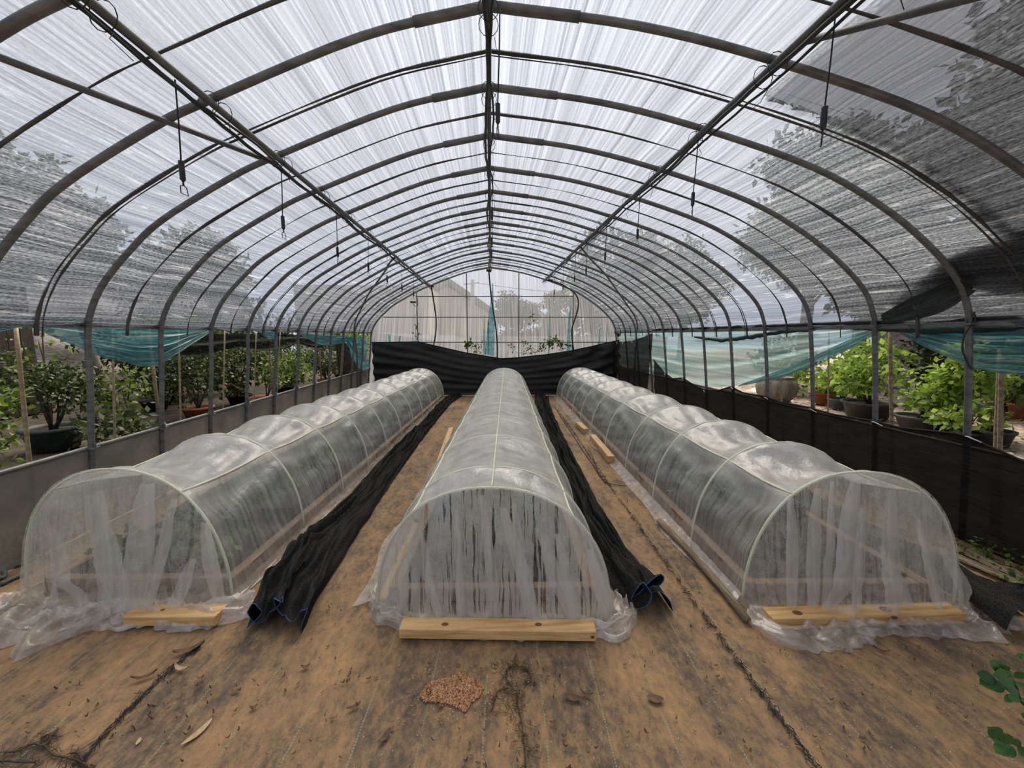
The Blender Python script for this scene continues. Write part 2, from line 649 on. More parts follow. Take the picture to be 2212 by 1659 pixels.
M['ground'] = solid('leafy_bare_ground', (.20, .17, .15), (.50, .42, .36), 5, .95, 0, (1, 1, 1), .5)
M['silver'] = solid('silver_woven_screen', (.30, .27, .25), (.62, .57, .53), 3, .7, 0, (1, 3, 14), .3)
M['shed'] = solid('brown_shed_boards', (.035, .024, .02), (.07, .05, .042), 4, .8, 0, (1, 14, 1))
M['gather'] = film('gathered_film', (.84, .82, .76), mist(.30, .66, 26, 3), .45, .12, .25)

# ================================================================== THE GREENHOUSE
PROF = [(-3.07, 0), (-3.02, .65), (-2.965, 1.11), (-2.93, 1.50), (-2.88, 1.68), (-2.76, 1.875), (-2.55, 2.09), (-2.29, 2.30), (-1.77, 2.58), (-1.43, 2.72), (-.64, 3.0), (0, 3.13),
        (.74, 3.025), (1.4, 2.86), (2.15, 2.61), (2.63, 2.357), (2.965, 2.107), (3.19, 1.877), (3.285, 1.68), (3.31, 1.55), (3.37, 1.1), (3.42, .65), (3.48, 0)]
PC = catmull([(x, 0, z) for x, z in PROF[:12]], 5)[:-1] + catmull([(x, 0, z) for x, z in PROF[11:]], 5)
NK = 13                                                     # bay lines 2..13 are seen; a few stand behind the viewer


def rib_xz(X, Z, k):
    q = (k - 2) / 11
    X2 = X * (1 + (.028 if X < 0 else -.045) * q)
    Z2 = Z + (.05 * min(1, q * 2) if Z > 2.4 else 0) * (Z - 2.4) / .73
    return X2, Z2


def place(X, Z, k, off=0.0):
    X2, Z2 = rib_xz(X, Z, k)
    s = .0765 - .0021 * (k - 2)
    return Vector((X2, 2.767 + .641 * (k - 2) - s * X2, Z2))


def normal_at(i):
    a, b = PC[max(i - 1, 0)], PC[min(i + 1, len(PC) - 1)]
    t = (b - a).normalized()
    return Vector((-t.z, 0, t.x))


def sec(k, i, off=0.0):
    n = normal_at(i)
    return place(PC[i].x + n.x * off, PC[i].z + n.z * off, k)


I0 = next(i for i, p in enumerate(PC) if p.z >= 1.53)
I1 = max(i for i, p in enumerate(PC) if p.z >= 1.53)
IR = 55
IPL = min(range(len(PC)), key=lambda i: (PC[i] - Vector((-1.43, 0, 2.72))).length)
IPR = min(range(len(PC)), key=lambda i: (PC[i] - Vector((1.4, 0, 2.86))).length)

# floor
fv, ff = grid(60, 60, lambda u, v: (-3.55 + 7.15 * u, -1.4 + 11.5 * v, .004 * nz(u * 14, v * 22)))
floor = tag(mesh('floor', fv, ff, M['floor']), kind='structure', label='brown mud-stained woven ground cover inside the greenhouse')
# the frayed lap between two sheets of ground cover: real fibres
seam = MB()
rnd = random.Random(4)
sp_ = poly([fl(x, y) for x, y in [(1790, 1700), (1760, 1659), (1600, 1440), (1449, 1235), (1380, 1138), (1314, 1047), (1240, 936), (1201, 883)]])
for i in range(620):
    t_ = rnd.random() ** 1.25 * .98
    p_ = interp(sp_, t_)
    a = rnd.gauss(0, .5) + PI / 2
    L = rnd.uniform(.015, .06)
    d_ = Vector((cos(a), sin(a), 0)) * L
    q_ = p_ + Vector((rnd.gauss(0, .007), 0, .009))
    seam.add(tube([q_ - d_ * .5, q_ + Vector((rnd.uniform(-.01, .01), 0, rnd.uniform(.0, .012))), q_ + d_ * .5], rnd.uniform(.0009, .0022), 3, False))
tag(seam.make('frayed_seam', M['rope'], floor), kind='stuff')
seam = MB()
sp2 = poly([fl(x, y) for x, y in [(165, 1656), (270, 1545), (350, 1465), (440, 1390)]])
for i in range(150):
    p_ = interp(sp2, rnd.random()) + Vector((rnd.gauss(0, .006), 0, .007))
    a = rnd.gauss(0, .4) + PI / 2 + .25
    L = rnd.uniform(.015, .06)
    d_ = Vector((cos(a), sin(a), 0)) * L
    seam.add(tube([p_ - d_ * .5, p_ + Vector((0, 0, rnd.uniform(.0, .006))), p_ + d_ * .5], rnd.uniform(.0008, .0018), 3, False))
tag(seam.make('frayed_seam', M['rope'], floor), kind='stuff')

# outside ground
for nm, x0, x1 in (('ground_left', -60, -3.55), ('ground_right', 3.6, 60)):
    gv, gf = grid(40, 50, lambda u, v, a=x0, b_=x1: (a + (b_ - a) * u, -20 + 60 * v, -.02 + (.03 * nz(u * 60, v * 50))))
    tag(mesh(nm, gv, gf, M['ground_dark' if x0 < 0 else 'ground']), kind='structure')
tag(mesh('ground_behind', [(-3.55, 10.1, -.02), (3.6, 10.1, -.02), (3.6, 40, -.02), (-3.55, 40, -.02)], [(0, 1, 2, 3)], M['ground']), kind='structure')
tag(mesh('ground_front', [(-3.55, -20, -.02), (3.6, -20, -.02), (3.6, -1.4, -.02), (-3.55, -1.4, -.02)], [(0, 1, 2, 3)], M['ground']), kind='structure')

# roof film
KS = -2.0
arc = [0]
for a_, b_ in zip(PC, PC[1:]):
    arc.append(arc[-1] + (b_ - a_).length)
rows = int((NK - KS) * 10) + 1
v, uv = [], []
rnd = random.Random(2)
for r_ in range(rows):
    k = KS + r_ / 10
    fr = k - math.floor(k)
    for i in range(I0, I1 + 1):
        side = abs(arc[i] - arc[IR]) / arc[IR]
        sag = .016 * sin(PI * fr) ** 2 * (1 if side < .75 else .5)
        wr = max(0, side - .45) * .05 * nz(k * 2.2, arc[i] * 7.0, 3) + .006 * nz(k * 3, arc[i] * 5)
        o_ = .024 - sag + max(-.012, min(.03, wr)) * sin(PI * fr) ** 2
        v.append(sec(k, i, o_))
        uv.append((arc[i], k * .641))
nI = I1 - I0 + 1
f = [(a * nI + b, (a + 1) * nI + b, (a + 1) * nI + b + 1, a * nI + b + 1) for a in range(rows - 1) for b in range(nI - 1)]
ceiling = tag(mesh('ceiling', v, f, M['roof_film'], uv=uv), kind='structure', label='arched roof of translucent woven film on steel hoops')

# hoops: each one pipe from the ground over the ridge and down again
for k in range(-2, NK + 1):
    if -2 <= k < 0 and k != -1:
        continue
    rb = mesh('arched_rib', *tube([sec(k, i) for i in range(0, len(PC), 1)], .0195, 10), M['steel'], ceiling)
    sl = tube([sec(k, i) for i in range(IR - 3, IR + 4)], .0245, 10)
    mesh('ridge_sleeve', *sl, M['steel'], rb)
    for X, Z in ((-2.93, 1.58), (3.31, 1.58), (-3.02, .655)):
        c_ = place(X, Z, k)
        sg = 1 if X < 0 else -1
        cl = MB()
        cl.add(box(c_ + Vector((sg * .012, 0, 0)), (.05, .07, .014)))
        cl.add(box(c_ + Vector((sg * .012, 0, .018)), (.044, .012, .05)))
        cl.make('girt_clamp', M['steel'], rb, False)

# straps that hold the film down between the hoops, twisted here and there
rnd = random.Random(7)
for k in range(0, NK):
    kk = k + .5
    for dbl in range(2 if k in (1, 5, 6) else 1):
        ph = rnd.uniform(0, 6)
        pts = [sec(kk, i, .006) for i in range(I0 - 1, I1 + 2)]
        if dbl:
            pts = [p_ + Vector((0, .035, 0)) for p_ in pts]
        rs = [(.0095 if not dbl else .005) * (.62 + .42 * sin(ph + j * .33) + .15 * sin(j * 1.7 + k)) + .002 for j in range(len(pts))]
        if k > 2:
            rs = [q * .85 for q in rs]
        mesh('tie_down_strap', *tube(pts, rs, 6), M['strap'], ceiling)

# purlins with the water hoses tied along them
for nm, idx, dx in (('left', IPL, 0), ('right', IPR, 0), ('ridge', IR, 0)):
    pts = [sec(k / 2, idx, -.042) for k in range(-2, NK * 2 + 1)]
    pu = mesh('purlin', *tube(pts, .019 if nm != 'ridge' else .016, 10), M['steel'], ceiling)
    rnd = random.Random(idx)
    for h in range(2):
        hp = []
        for j in range(-4, NK * 6 + 1):
            k = j / 6
            a = rnd.uniform(-.5, .5)
            w_ = .014 * sin(k * (2.1 + h) + h * 2 + idx) + rnd.uniform(-.004, .004)
            sagz = -.068 - (.010 if h else 0) - .014 * abs(sin(k * PI * .5 + h))
            p_ = sec(k, idx, 0)
            hp.append(p_ + Vector((w_ + (.018 if h else -.018), 0, sagz)))
        mesh('water_hose', *tube(catmull(hp, 2), .011 if h == 0 else .007, 7), M['black_pipe'], pu)
    for k in range(0, NK + 1):
        c_ = sec(k, idx, -.035)
        ti = MB()
        for s_ in (-.05, .05):
            ring = [c_ + Vector((.05 * cos(a * PI / 6), s_, .055 * sin(a * PI / 6) - .015)) for a in range(13)]
            ti.add(tube(ring, .0022, 4))
        e_ = c_ + Vector((.03, .05, -.07))
        ti.add(tube([e_, e_ + Vector((rnd.uniform(-.05, .06), rnd.uniform(-.03, .05), -.04)), e_ + Vector((rnd.uniform(-.06, .08), .03, -rnd.uniform(.05, .1)))], .0018, 4))
        ti.make('wire_tie', M['rope'], pu)


def on_roof(pts, off=-.05, n=7):
    """smooth line through (bay, arc index) stations on the inside of the roof"""
    st = catmull([Vector((k, i, 0)) for k, i in pts], n)
    out_ = []
    for q in st:
        i = max(0, min(len(PC) - 1.001, q.y))
        a = int(i)
        out_.append(sec(q.x, a, off).lerp(sec(q.x, a + 1, off), i - a))
    return out_


def idx_at(X, left):
    rng = range(0, IR) if left else range(IR, len(PC))
    return min(rng, key=lambda i: abs(PC[i].x - X) + (0 if PC[i].z > 1 else 9))


# wind braces
pa, pb = Vector((-1.44, 2.86, 2.655)), Vector((-1.662, 2.25, 2.60))
mesh('wind_brace', *tube([pa, pb, pa + (pb - pa) * 2.6], .0155, 8), M['steel'], ceiling)
pa, pb = atX(1720, 95, 1.42), atX(2080, 0, 1.66)
mesh('wind_brace', *tube([pa, pb, pa + (pb - pa) * 1.7], .0155, 8), M['steel'], ceiling)
for st in ([(7.1, IPL), (8.0, idx_at(-1.75, True)), (9.4, idx_at(-2.35, True)), (10.3, idx_at(-2.75, True)), (11.0, I0 - 4), (11.3, 6), (11.4, 1)],
           [(7.1, IPR), (8.2, idx_at(1.9, False)), (9.4, idx_at(2.5, False)), (10.2, idx_at(2.95, False)), (10.8, I1), (11.2, I1 + 9), (11.3, len(PC) - 2)]):
    mesh('wind_brace', *tube(on_roof(st), .0155, 8), M['steel'], ceiling)

# ---- left side: film skirting between ground and rail, girt at the eave
v, uv = [], []
rk = [(-2 + i / 8) for i in range(8 * (NK + 2) + 1)]
for k in rk:
    fr = k - math.floor(k)
    for j in range(9):
        z = .01 + .64 * j / 8
        x = -3.07 + .05 * j / 8
        p_ = place(x, z, k)
        pl = .010 * sin(PI * fr) * sin((fr - j / 8) * 26) * max(0, 1 - abs(fr - .75) * 2)
        p_.x += -.025 + pl
        v.append(p_)
        uv.append((k * .64, z))
n9 = 9
f = [(a * n9 + b, (a + 1) * n9 + b, (a + 1) * n9 + b + 1, a * n9 + b + 1) for a in range(len(rk) - 1) for b in range(n9 - 1)]
wl = tag(mesh('wall_left', v, f, M['kick_film'], uv=uv), kind='structure', label='low grey film skirting along the left side')
mesh('skirting_rail', *tube([place(-3.02, .66, k) + Vector((-.008, 0, 0)) for k in rk], .017, 6), M['steel'], wl)
gl = MB()
pts = [place(-2.93, 1.58, k) + Vector((-.02, 0, .0)) for k in rk]
for a_, b_ in zip(pts[::8], pts[8::8]):
    gl.add(bar(a_, b_, .02, .036, .003))
gl.make('eave_girt', M['steel'], wl, False)
# ---- right side
wr = tag(bpy.data.objects.new('wall_right', None), kind='structure', label='open right side with eave girt and rail')
COL.objects.link(wr)
gl = MB()
pts = [place(3.31, 1.58, k) + Vector((.02, 0, 0)) for k in rk]
for a_, b_ in zip(pts[::8], pts[8::8]):
    gl.add(bar(a_, b_, .02, .036, .003))
gl.make('eave_girt', M['steel'], wr, False)
ge = [place(3.30, 1.615, k / 6) + Vector((.035, 0, .012 * nz(k * .4, 3))) for k in range(-6, 60)]
mesh('grimy_film_edge', *tube(ge, [.014 + .022 * abs(nz(j * .33, 8)) + .010 * nz(j * 1.1, 2) for j in range(len(ge))], 8), M['flap'], wr)
mesh('skirting_rail', *tube([place(3.42, .70, k) + Vector((.02, 0, 0)) for k in rk], .015, 6), M['steel'], wr)
v = []
for k in rk:
    for j in range(3):
        p_ = place(3.47 - .05 * j / 2, .01 + .70 * j / 2, k)
        p_.x += .03
        v.append(p_)
f = [(a * 3 + b, (a + 1) * 3 + b, (a + 1) * 3 + b + 1, a * 3 + b + 1) for a in range(len(rk) - 1) for b in range(2)]
mesh('skirting_film', v, f, M['kick_film'], wr, uv=[(p_.y, p_.z) for p_ in v])

# ---- far gable
KG = NK


def gab(X, Z, d=0.0):
    s = .0765 - .0021 * 11
    return Vector((X, 2.767 + .641 * 11 - s * X + d, Z))


v, uv, f = [], [], []
out_pts = [sec(KG, i) for i in range(len(PC))]
for i, p_ in enumerate(out_pts):
    for j in range(8):
        z = .0 + (p_.z) * j / 7
        v.append((p_.x, gab(p_.x, z, .015).y + .012 * nz(p_.x * 4, z * 2), z))
        uv.append((p_.x + .10 * p_.x * z * .5, z))
    if i:
        for j in range(7):
            a = (i - 1) * 8 + j
            f.append((a, a + 8, a + 9, a + 1))
wb = tag(mesh('wall_back', v, f, M['gable_film'], uv=uv), kind='structure', label='far gable wall of translucent film on thin steel frame')


def top_at(X):
    for a_, b_ in zip(out_pts, out_pts[1:]):
        if a_.z > 1.2 and a_.x <= X <= b_.x:
            return a_.z + (b_.z - a_.z) * (X - a_.x) / max(1e-6, b_.x - a_.x)
    return 2.0


for X in (-1.83, -.585, .71, 2.065):
    mesh('mullion', *tube([gab(X, 0, -.03), gab(X, top_at(X), -.03)], .014, 6), M['steel'], wb)
for Z, xa, xb in ((2.47, -1.83, 2.07), (1.96, -2.68, 3.0), (1.335, -3.0, 3.19)):
    mesh('gable_rail', *tube([gab(xa, Z, -.03), gab(xb, Z, -.03)], .013, 6), M['steel'], wb)
# turquoise film edges hanging down inside the far gable
for pts, w_ in (([(1064, 612), (1063, 650), (1061, 700), (1061, 768)], (.01, .04, .09, .08)), ([(1055, 690), (1054, 720), (1052, 766)], (.01, .03, .05)),
                ([(1046, 680), (1046, 720), (1047, 766)], (.004, .02, .035)), ([(1186, 680), (1186, 720), (1184, 764)], (.008, .014, .02)),
                ([(1231, 660), (1227, 700), (1226, 760)], (.01, .03, .05)), ([(1293, 700), (1291, 735), (1288, 752)], (.006, .02, .03)), ([(1307, 700), (1306, 735), (1303, 748)], (.006, .015, .025)),
                ([(838, 722), (839, 740), (840, 752)], (.02, .025, .025)), ([(862, 726), (860, 740), (860, 752)], (.02, .025, .025))):
    v, uv = [], []
    for (x, y), w in zip(pts, w_):
        c_ = atY(x, y, 9.78)
        for a in range(5):
            v.append((c_.x + w * (a - 2) / 2, 9.76 - .05 * c_.x + .012 * (a % 2), c_.z))
            uv.append((a * .2, c_.z))
    f = [(i * 5 + j, i * 5 + 5 + j, i * 5 + 6 + j, i * 5 + 1 + j) for i in range(len(pts) - 1) for j in range(4)]
    mesh('turquoise_strip', v, f, M['teal'], wb, uv=uv)

# ================================================================== THE THREE LOW TUNNELS AND THEIR BEDS
def tunnel(nm, label, F, B, w, h, hoops, skew, sag, rods, seed, gathers, hop=1.0):
    rnd = random.Random(seed)
    F, B = Vector((*F, 0)), Vector((*B, 0))
    y0, y1 = F.y, B.y
    root = thing('low_tunnel', label, 'low tunnel', (F.x, F.y, 0), 'film covered low tunnels')

    def cx(y):
        return F.x + (B.x - F.x) * (y - y0) / (y1 - y0)

    def P(a, y, rad=1.0, oz=0.0):
        g = PI * a
        q = (y - y0) / (y1 - y0)
        ww, hh = w[0] + (w[1] - w[0]) * q, h[0] + (h[1] - h[0]) * q
        dx = -ww / 2 * (abs(cos(g)) ** .92 * (1 if cos(g) > 0 else -1)) * rad
        return Vector((cx(y) + dx, y - skew * dx, max(0.0, hh * abs(sin(g)) ** .86 * rad + oz)))
    hoops = sorted(hoops)
    for y in hoops:
        pts = [P(i / 36, y, 1.0) for i in range(37)]
        pts[0].z = pts[-1].z = .012
        mesh('hoop', *tube(pts, .0075, 7), M['hoop'], root)
    for a in rods:
        pts = []
        for y in np.linspace(y0, y1, 60):
            k = sum(1 for q in hoops if q <= y + 1e-6) - 1
            k = min(max(k, 0), len(hoops) - 2)
            fr = (y - hoops[k]) / (hoops[k + 1] - hoops[k])
            pts.append(P(a, y, 1.0 - sag * .30 * sin(PI * fr)) + Vector((0, 0, .004)))
        mesh('lengthwise_rod', *tube(pts, .0062, 6), M['hoop'], root)
    # cover
    na, per = 91, 22
    ys = []
    for k in range(len(hoops) - 1):
        for j in range(per):
            ys.append((k, j / per, hoops[k] + (hoops[k + 1] - hoops[k]) * j / per))
    ys.append((len(hoops) - 2, 1.0, hoops[-1]))
    ph = [rnd.uniform(0, 6.28) for _ in range(len(hoops) + 1)]
    v, uv = [], []
    for k, fr, y in ys:
        for i in range(na):
            a = i / (na - 1)
            s2 = sin(PI * fr)
            env = sin(PI * a) ** .6
            amp = sag * (.45 + .85 * env) * s2 ** 1.15
            # the film hangs highest along the lengthwise rods
            for rr in rods:
                amp *= 1 - .70 * math.exp(-((a - rr) / .035) ** 2)
            crease = 0
            for e, kk in ((fr, k), (1 - fr, k + 1)):
                fan = math.exp(-e * 4.2) * (1 - math.exp(-e * 22))
                crease += fan * (sin(a * 62 + ph[kk] + 3.0 * e * sin(a * 7 + kk)) * .5 + .6 * nz(a * 17 + e * 3, kk * 7.7, seed))
            wr_ = nz(a * 9 + fr * 2.2, y * 3.2, seed * 3.1) * s2 * (.5 + env)
            lng = sin(fr * 9 * (a - .5) + a * 22 + ph[k]) * s2 ** 2
            side = max(0, abs(a - .5) - .27)
            pleat = side * nz(y * 26, a * 2.5, seed) * .6
            d = amp - (crease * .046 + wr_ * .030 + lng * .018 + (.010 * nz(a * 34, y * 9, seed) + .016 * (.3 - abs(nz(a * 13 + fr * 3 * (a - .5), y * 5 + a * 6, seed + 2)))) * (.3 + .7 * s2)) * hop - pleat * .08
            e0 = min(fr, 1 - fr)
            rm = 1.0
            for rr in rods:
                rm *= 1 - .92 * math.exp(-((a - rr) / .022) ** 2)
            d = amp * min(1, e0 * 9) + (d - amp) * min(1, e0 * 16) * rm
            p_ = P(a, y, 1.002 - d)
            v.append(p_)
            uv.append((a, y))
    f = [(r * na + i, r * na + i + 1, (r + 1) * na + i + 1, (r + 1) * na + i) for r in range(len(ys) - 1) for i in range(na - 1)]
    mesh('film_cover', v, f, M['cover'], root, uv=uv)
    # film that lies on the ground along both sides
    for sd_, wd_ in ((0, .10), (1, .10)):
        v, uv = [], []
        nn = 9
        NY = 150
        for r in range(NY):
            y = y0 + (y1 - y0) * r / (NY - 1)
            base = P(sd_, y)
            sg = -1 if sd_ == 0 else 1
            ext = (.35 if (nm == 'left' and sd_ == 1) else 1) * (wd_ + .05 * nz(y * 1.7, seed, sd_ * 5)) * (1.5 if (nm == 'mid' and sd_ == 0 and y < 4.5) else 1)
            for j in range(nn):
                q = j / (nn - 1)
                z = .008 + .05 * (1 - q) ** 2 + .022 * abs(nz(y * 9, q * 4 + seed, sd_)) * sin(PI * min(1, q + .12))
                v.append((base.x + sg * (q * ext + .006 * nz(y * 14, q * 3)), base.y + .01 * nz(y * 11, q * 5, 3), z))
                uv.append((q * ext, y))
        f = [(r * nn + i, r * nn + i + 1, (r + 1) * nn + i + 1, (r + 1) * nn + i) for r in range(NY - 1) for i in range(nn - 1)]
        mesh('ground_flap', v, f, M['skirt'], root, uv=uv)
    # end curtains
    for nmc, yy, sgn in (('front_curtain', y0, -1), ('rear_curtain', y1, 1)):
        fine = sgn < 0
        nu, nv_ = (110, 22) if fine else (30, 8)
        v, uv = [], []
        pl_ = [(rnd.uniform(0, 1), rnd.uniform(.02, .05), rnd.uniform(.010, .035), rnd.uniform(-.3, .3)) for _ in range(16)]
        for i in range(nu):
            a = .012 + .976 * i / (nu - 1)
            tp = P(a, yy, 1.016)
            xb = cx(yy) + (tp.x - cx(yy)) * 1.03
            for j in range(nv_):
                q = j / (nv_ - 1)
                x = tp.x + (xb - tp.x) * q
                z = tp.z * (1 - q) + .015 * q
                u_ = (x - cx(yy)) / w[0] + .5
                hn = tp.z / max(h)
                fo = 0
                for c_, ws, am, sl in pl_:
                    cc = c_ + sl * (1 - q) * .25
                    fo += am * math.exp(-((u_ - cc) / ws) ** 2) * (.25 + .9 * q)
                fo += .010 * nz(u_ * 34, q * 1.5, seed) * (.3 + q) + .012 * nz(u_ * 9, q * 3, seed + 5)
                dy = sgn * (.01 + .10 * q * hn + fo * hn)
                v.append((x + .02 * nz(u_ * 12, q * 2.4, seed + 9) * q, yy - skew * (x - cx(yy)) + dy, z))
                uv.append((u_ * 1.0, z))
        f = [(i * nv_ + j, (i + 1) * nv_ + j, (i + 1) * nv_ + j + 1, i * nv_ + j + 1) for i in range(nu - 1) for j in range(nv_ - 1)]
        mesh(nmc, v, f, M['curtain' if nm == 'mid' else 'curtain_soft'], root, uv=uv)
        if fine:
            # gathers where the film lies double or triple
            for g_, (xt, yt, xb_, wp) in enumerate(gathers):
                top = atY(xt, yt, yy - .03)
                bot = fl(xb_, 1312)
                drift = bot.x - top.x
                hh = top.z
                q0 = 0
                wd_ = wp * .0015
                ic = min(range(nu), key=lambda i_: abs(v[i_ * nv_][0] - top.x))
                rv_, ru_ = [], []
                for j in range(15):
                    q = q0 + (1 - q0) * j / 14
                    cxx = top.x + drift * q + .012 * nz(q * 3, g_, seed)
                    icq = min(range(nu), key=lambda i_: abs(v[i_ * nv_][0] - cxx))
                    base = Vector(v[icq * nv_ + min(nv_ - 1, int(q * (nv_ - 1)))])
                    ww = wd_ * (.25 + .75 * sin(PI * min(1, .12 + q * .8))) + .010 * q
                    for e_ in range(4):
                        o_ = (e_ - 1.5) / 1.5
                        rv_.append((cxx + ww * o_, base.y - .016 - .022 * (1 - abs(o_)) * (.3 + q), max(.012, hh * (1 - q) + .012)))
                        ru_.append((o_ * .03 + g_, q * hh))
                rf_ = [(j * 4 + e_, j * 4 + e_ + 1, j * 4 + e_ + 5, j * 4 + e_ + 4) for j in range(14) for e_ in range(3)]
                mesh('film_gather', rv_, rf_, M['gather'], root, uv=ru_)
    return root, P, cx


def crumple(nm, parent, path, wfn, hgt, seed, fine=1.0, sink=0.0):
    """loose film lying in folds along a ground line; wfn(t) -> (inner, outer) reach across it"""
    st = poly(path)
    nu, nv_ = 120, 20
    v, uv = [], []
    for i in range(nu):
        t_ = i / (nu - 1)
        p_ = interp(st, t_)
        d_ = (interp(st, min(1, t_ + .01)) - interp(st, max(0, t_ - .01))).normalized()
        n_ = Vector((d_.y, -d_.x, 0))
        a, b_ = wfn(t_)
        edge = .35 * nz(t_ * 13 * fine, seed * 2.2) + .22 * nz(t_ * 34 * fine, seed)
        for j in range(nv_):
            q = j / (nv_ - 1)
            o = a + (b_ * (1 + edge) - a) * q
            e = sin(PI * min(1, q * .93 + .05)) ** .6
            rdg = 1 - abs(nz(t_ * 9 * fine + q * 1.6, q * 2.2 - t_ * 5, seed)) * 2.4
            rd2 = 1 - abs(nz(t_ * 21 * fine - q * 2, q * 4.2, seed + 4)) * 2.4
            z = .006 + e * hgt * max(0.0, .30 + .55 * rdg + .3 * rd2) * (1 if q < .97 else .2)
            pp = p_ + n_ * (o + .03 * nz(t_ * 21, q * 5, seed)) + d_ * (.03 * nz(t_ * 17, q * 6, seed + 2))
            v.append((pp.x, pp.y, max(.004, z)))
            uv.append((t_ * st[-1][0] * 2, q * .4))
    f = [(i * nv_ + j, (i + 1) * nv_ + j, (i + 1) * nv_ + j + 1, i * nv_ + j + 1) for i in range(nu - 1) for j in range(nv_ - 1)]
    return mesh(nm, v, f, M['skirt'], parent, uv=uv)


def leaves(n, c, rad, size, seed, shell=.35, flat=.5):
    """leaf cloud in an ellipsoid: each leaf a bent pointed blade of two quads"""
    r = np.random.default_rng(seed)
    d = r.normal(size=(n, 3))
    d /= np.linalg.norm(d, axis=1)[:, None]
    rr = (shell + (1 - shell) * r.random(n)) ** .6
    lump = 1 + .22 * np.sin(d[:, 0] * 7 + seed) * np.cos(d[:, 1] * 6 + seed * 2) + .15 * np.sin(d[:, 2] * 9 + seed)
    p = np.asarray(c) + d * (rr * lump)[:, None] * np.asarray(rad)
    t = r.normal(size=(n, 3))
    t[:, 2] -= .25
    t = t * .8 + d * .5
    t /= np.linalg.norm(t, axis=1)[:, None]
    up = r.normal(size=(n, 3)) * (1 - flat) + np.array([0, 0, 1.0]) * flat
    s = np.cross(t, up)
    s /= np.linalg.norm(s, axis=1)[:, None] + 1e-9
    nn = np.cross(s, t)
    L = size * (.65 + .7 * r.random(n))[:, None]
    wd_ = L * .30
    V = np.empty((n, 6, 3))
    V[:, 0] = p
    V[:, 1] = p + t * L * .45 - s * wd_
    V[:, 2] = p + t * L * .45 + s * wd_
    V[:, 3] = p + t * L * .45 - nn * L * .06
    V[:, 4] = p + t * L - nn * L * .05
    V[:, 5] = p + t * L * .18
    v = V.reshape(-1, 3)
    b = np.arange(n)[:, None] * 6
    f = np.concatenate([b + [0, 1, 4, 3], b + [0, 3, 4, 2]]).tolist()
    return v.tolist(), f


def bed(label, P, cx, y0, y1, w, seed, trayfrom, plants, tallfront=False):
    rnd = random.Random(seed)
    root = thing('raised_bed', label, 'planting bed', (cx(y0), y0, 0), 'timber edged beds inside the tunnels')
    e = w / 2 - .075
    for sg in (-1, 1):
        y = y0 + .06
        while y < y1 - .3:
            L = min(rnd.uniform(1.7, 2.4), y1 - y)
            a_ = Vector((cx(y) + sg * e, y - 0.03 * sg, .05))
            b_ = Vector((cx(y + L) + sg * e + rnd.uniform(-.008, .008), y + L - .012, .05))
            mesh('plank', *bar(a_, b_, .06, .09), M['wood_bed'], root, False)
            y += L
    a_, b_ = Vector((cx(y0) - e - .02, y0 + .07 + .05, .045)), Vector((cx(y0) + e + .02, y0 + .07 - .0, .045))
    mesh('plank', *bar(a_, b_, .055, .08), M['wood_bed'], root, False)
    mesh('plank', *bar(Vector((cx(y1) - e, y1 - .05, .045)), Vector((cx(y1) + e, y1 - .05, .045)), .055, .08), M['wood'], root, False)
    sv, sf = grid(14, 60, lambda u, q: (cx(y0 + .14 + (y1 - y0 - .24) * q) + (u - .5) * (w - .24), y0 + .14 + (y1 - y0 - .24) * q, .055 + .012 * nz(u * 9, q * 60, seed)))
    mesh('soil', sv, sf, M['soil'], root)
    # black nursery trays in two rows
    y = trayfrom
    while y < y1 - .5:
        for sx in (-.24, .24):
            c_ = Vector((cx(y + .27) + sx, y + .27, .1))
            tr = MB()
            for dx, dy, sx_, sy_ in ((-.21, 0, .012, .52), (.21, 0, .012, .52), (0, -.26, .43, .012), (0, .26, .43, .012)):
                tr.add(box(c_ + Vector((dx, dy, .02)), (sx_, sy_, .09)))
            tr.add(box(c_ + Vector((0, 0, .0)), (.41, .5, .04)))
            tr.make('nursery_tray', M['pot_black'], root, False)
        y += .56
    V, F_ = [], []
    y = trayfrom
    q = 0
    while y < y1 - .4:
        n = int(plants * (1.0 if y < 5 else .6))
        lv, lf_ = leaves(n, (cx(y), y + .25, .20), (w * .36, .30, .10), .05 if y < 5 else .07, seed * 31 + q, .0, .6)
        o = len(V)
        V += lv
        F_ += [tuple(i + o for i in g) for g in lf_]
        y += .5
        q += 1
    if tallfront:
        for j, (dx, dy, hh) in enumerate(((-.15, .18, .26), (.08, .30, .34), (.32, .22, .28), (-.38, .35, .2), (.25, .55, .3), (-.1, .6, .3))):
            lv, lf_ = leaves(90, (cx(y0) + dx, y0 + dy, hh * .6), (.12, .10, hh * .55), .06, seed * 77 + j, .0, .5)
            o = len(V)
            V += lv
            F_ += [tuple(i + o for i in g) for g in lf_]
    tag(mesh('seedlings', V, F_, M['seedling'], root, False), kind='stuff')
    return root


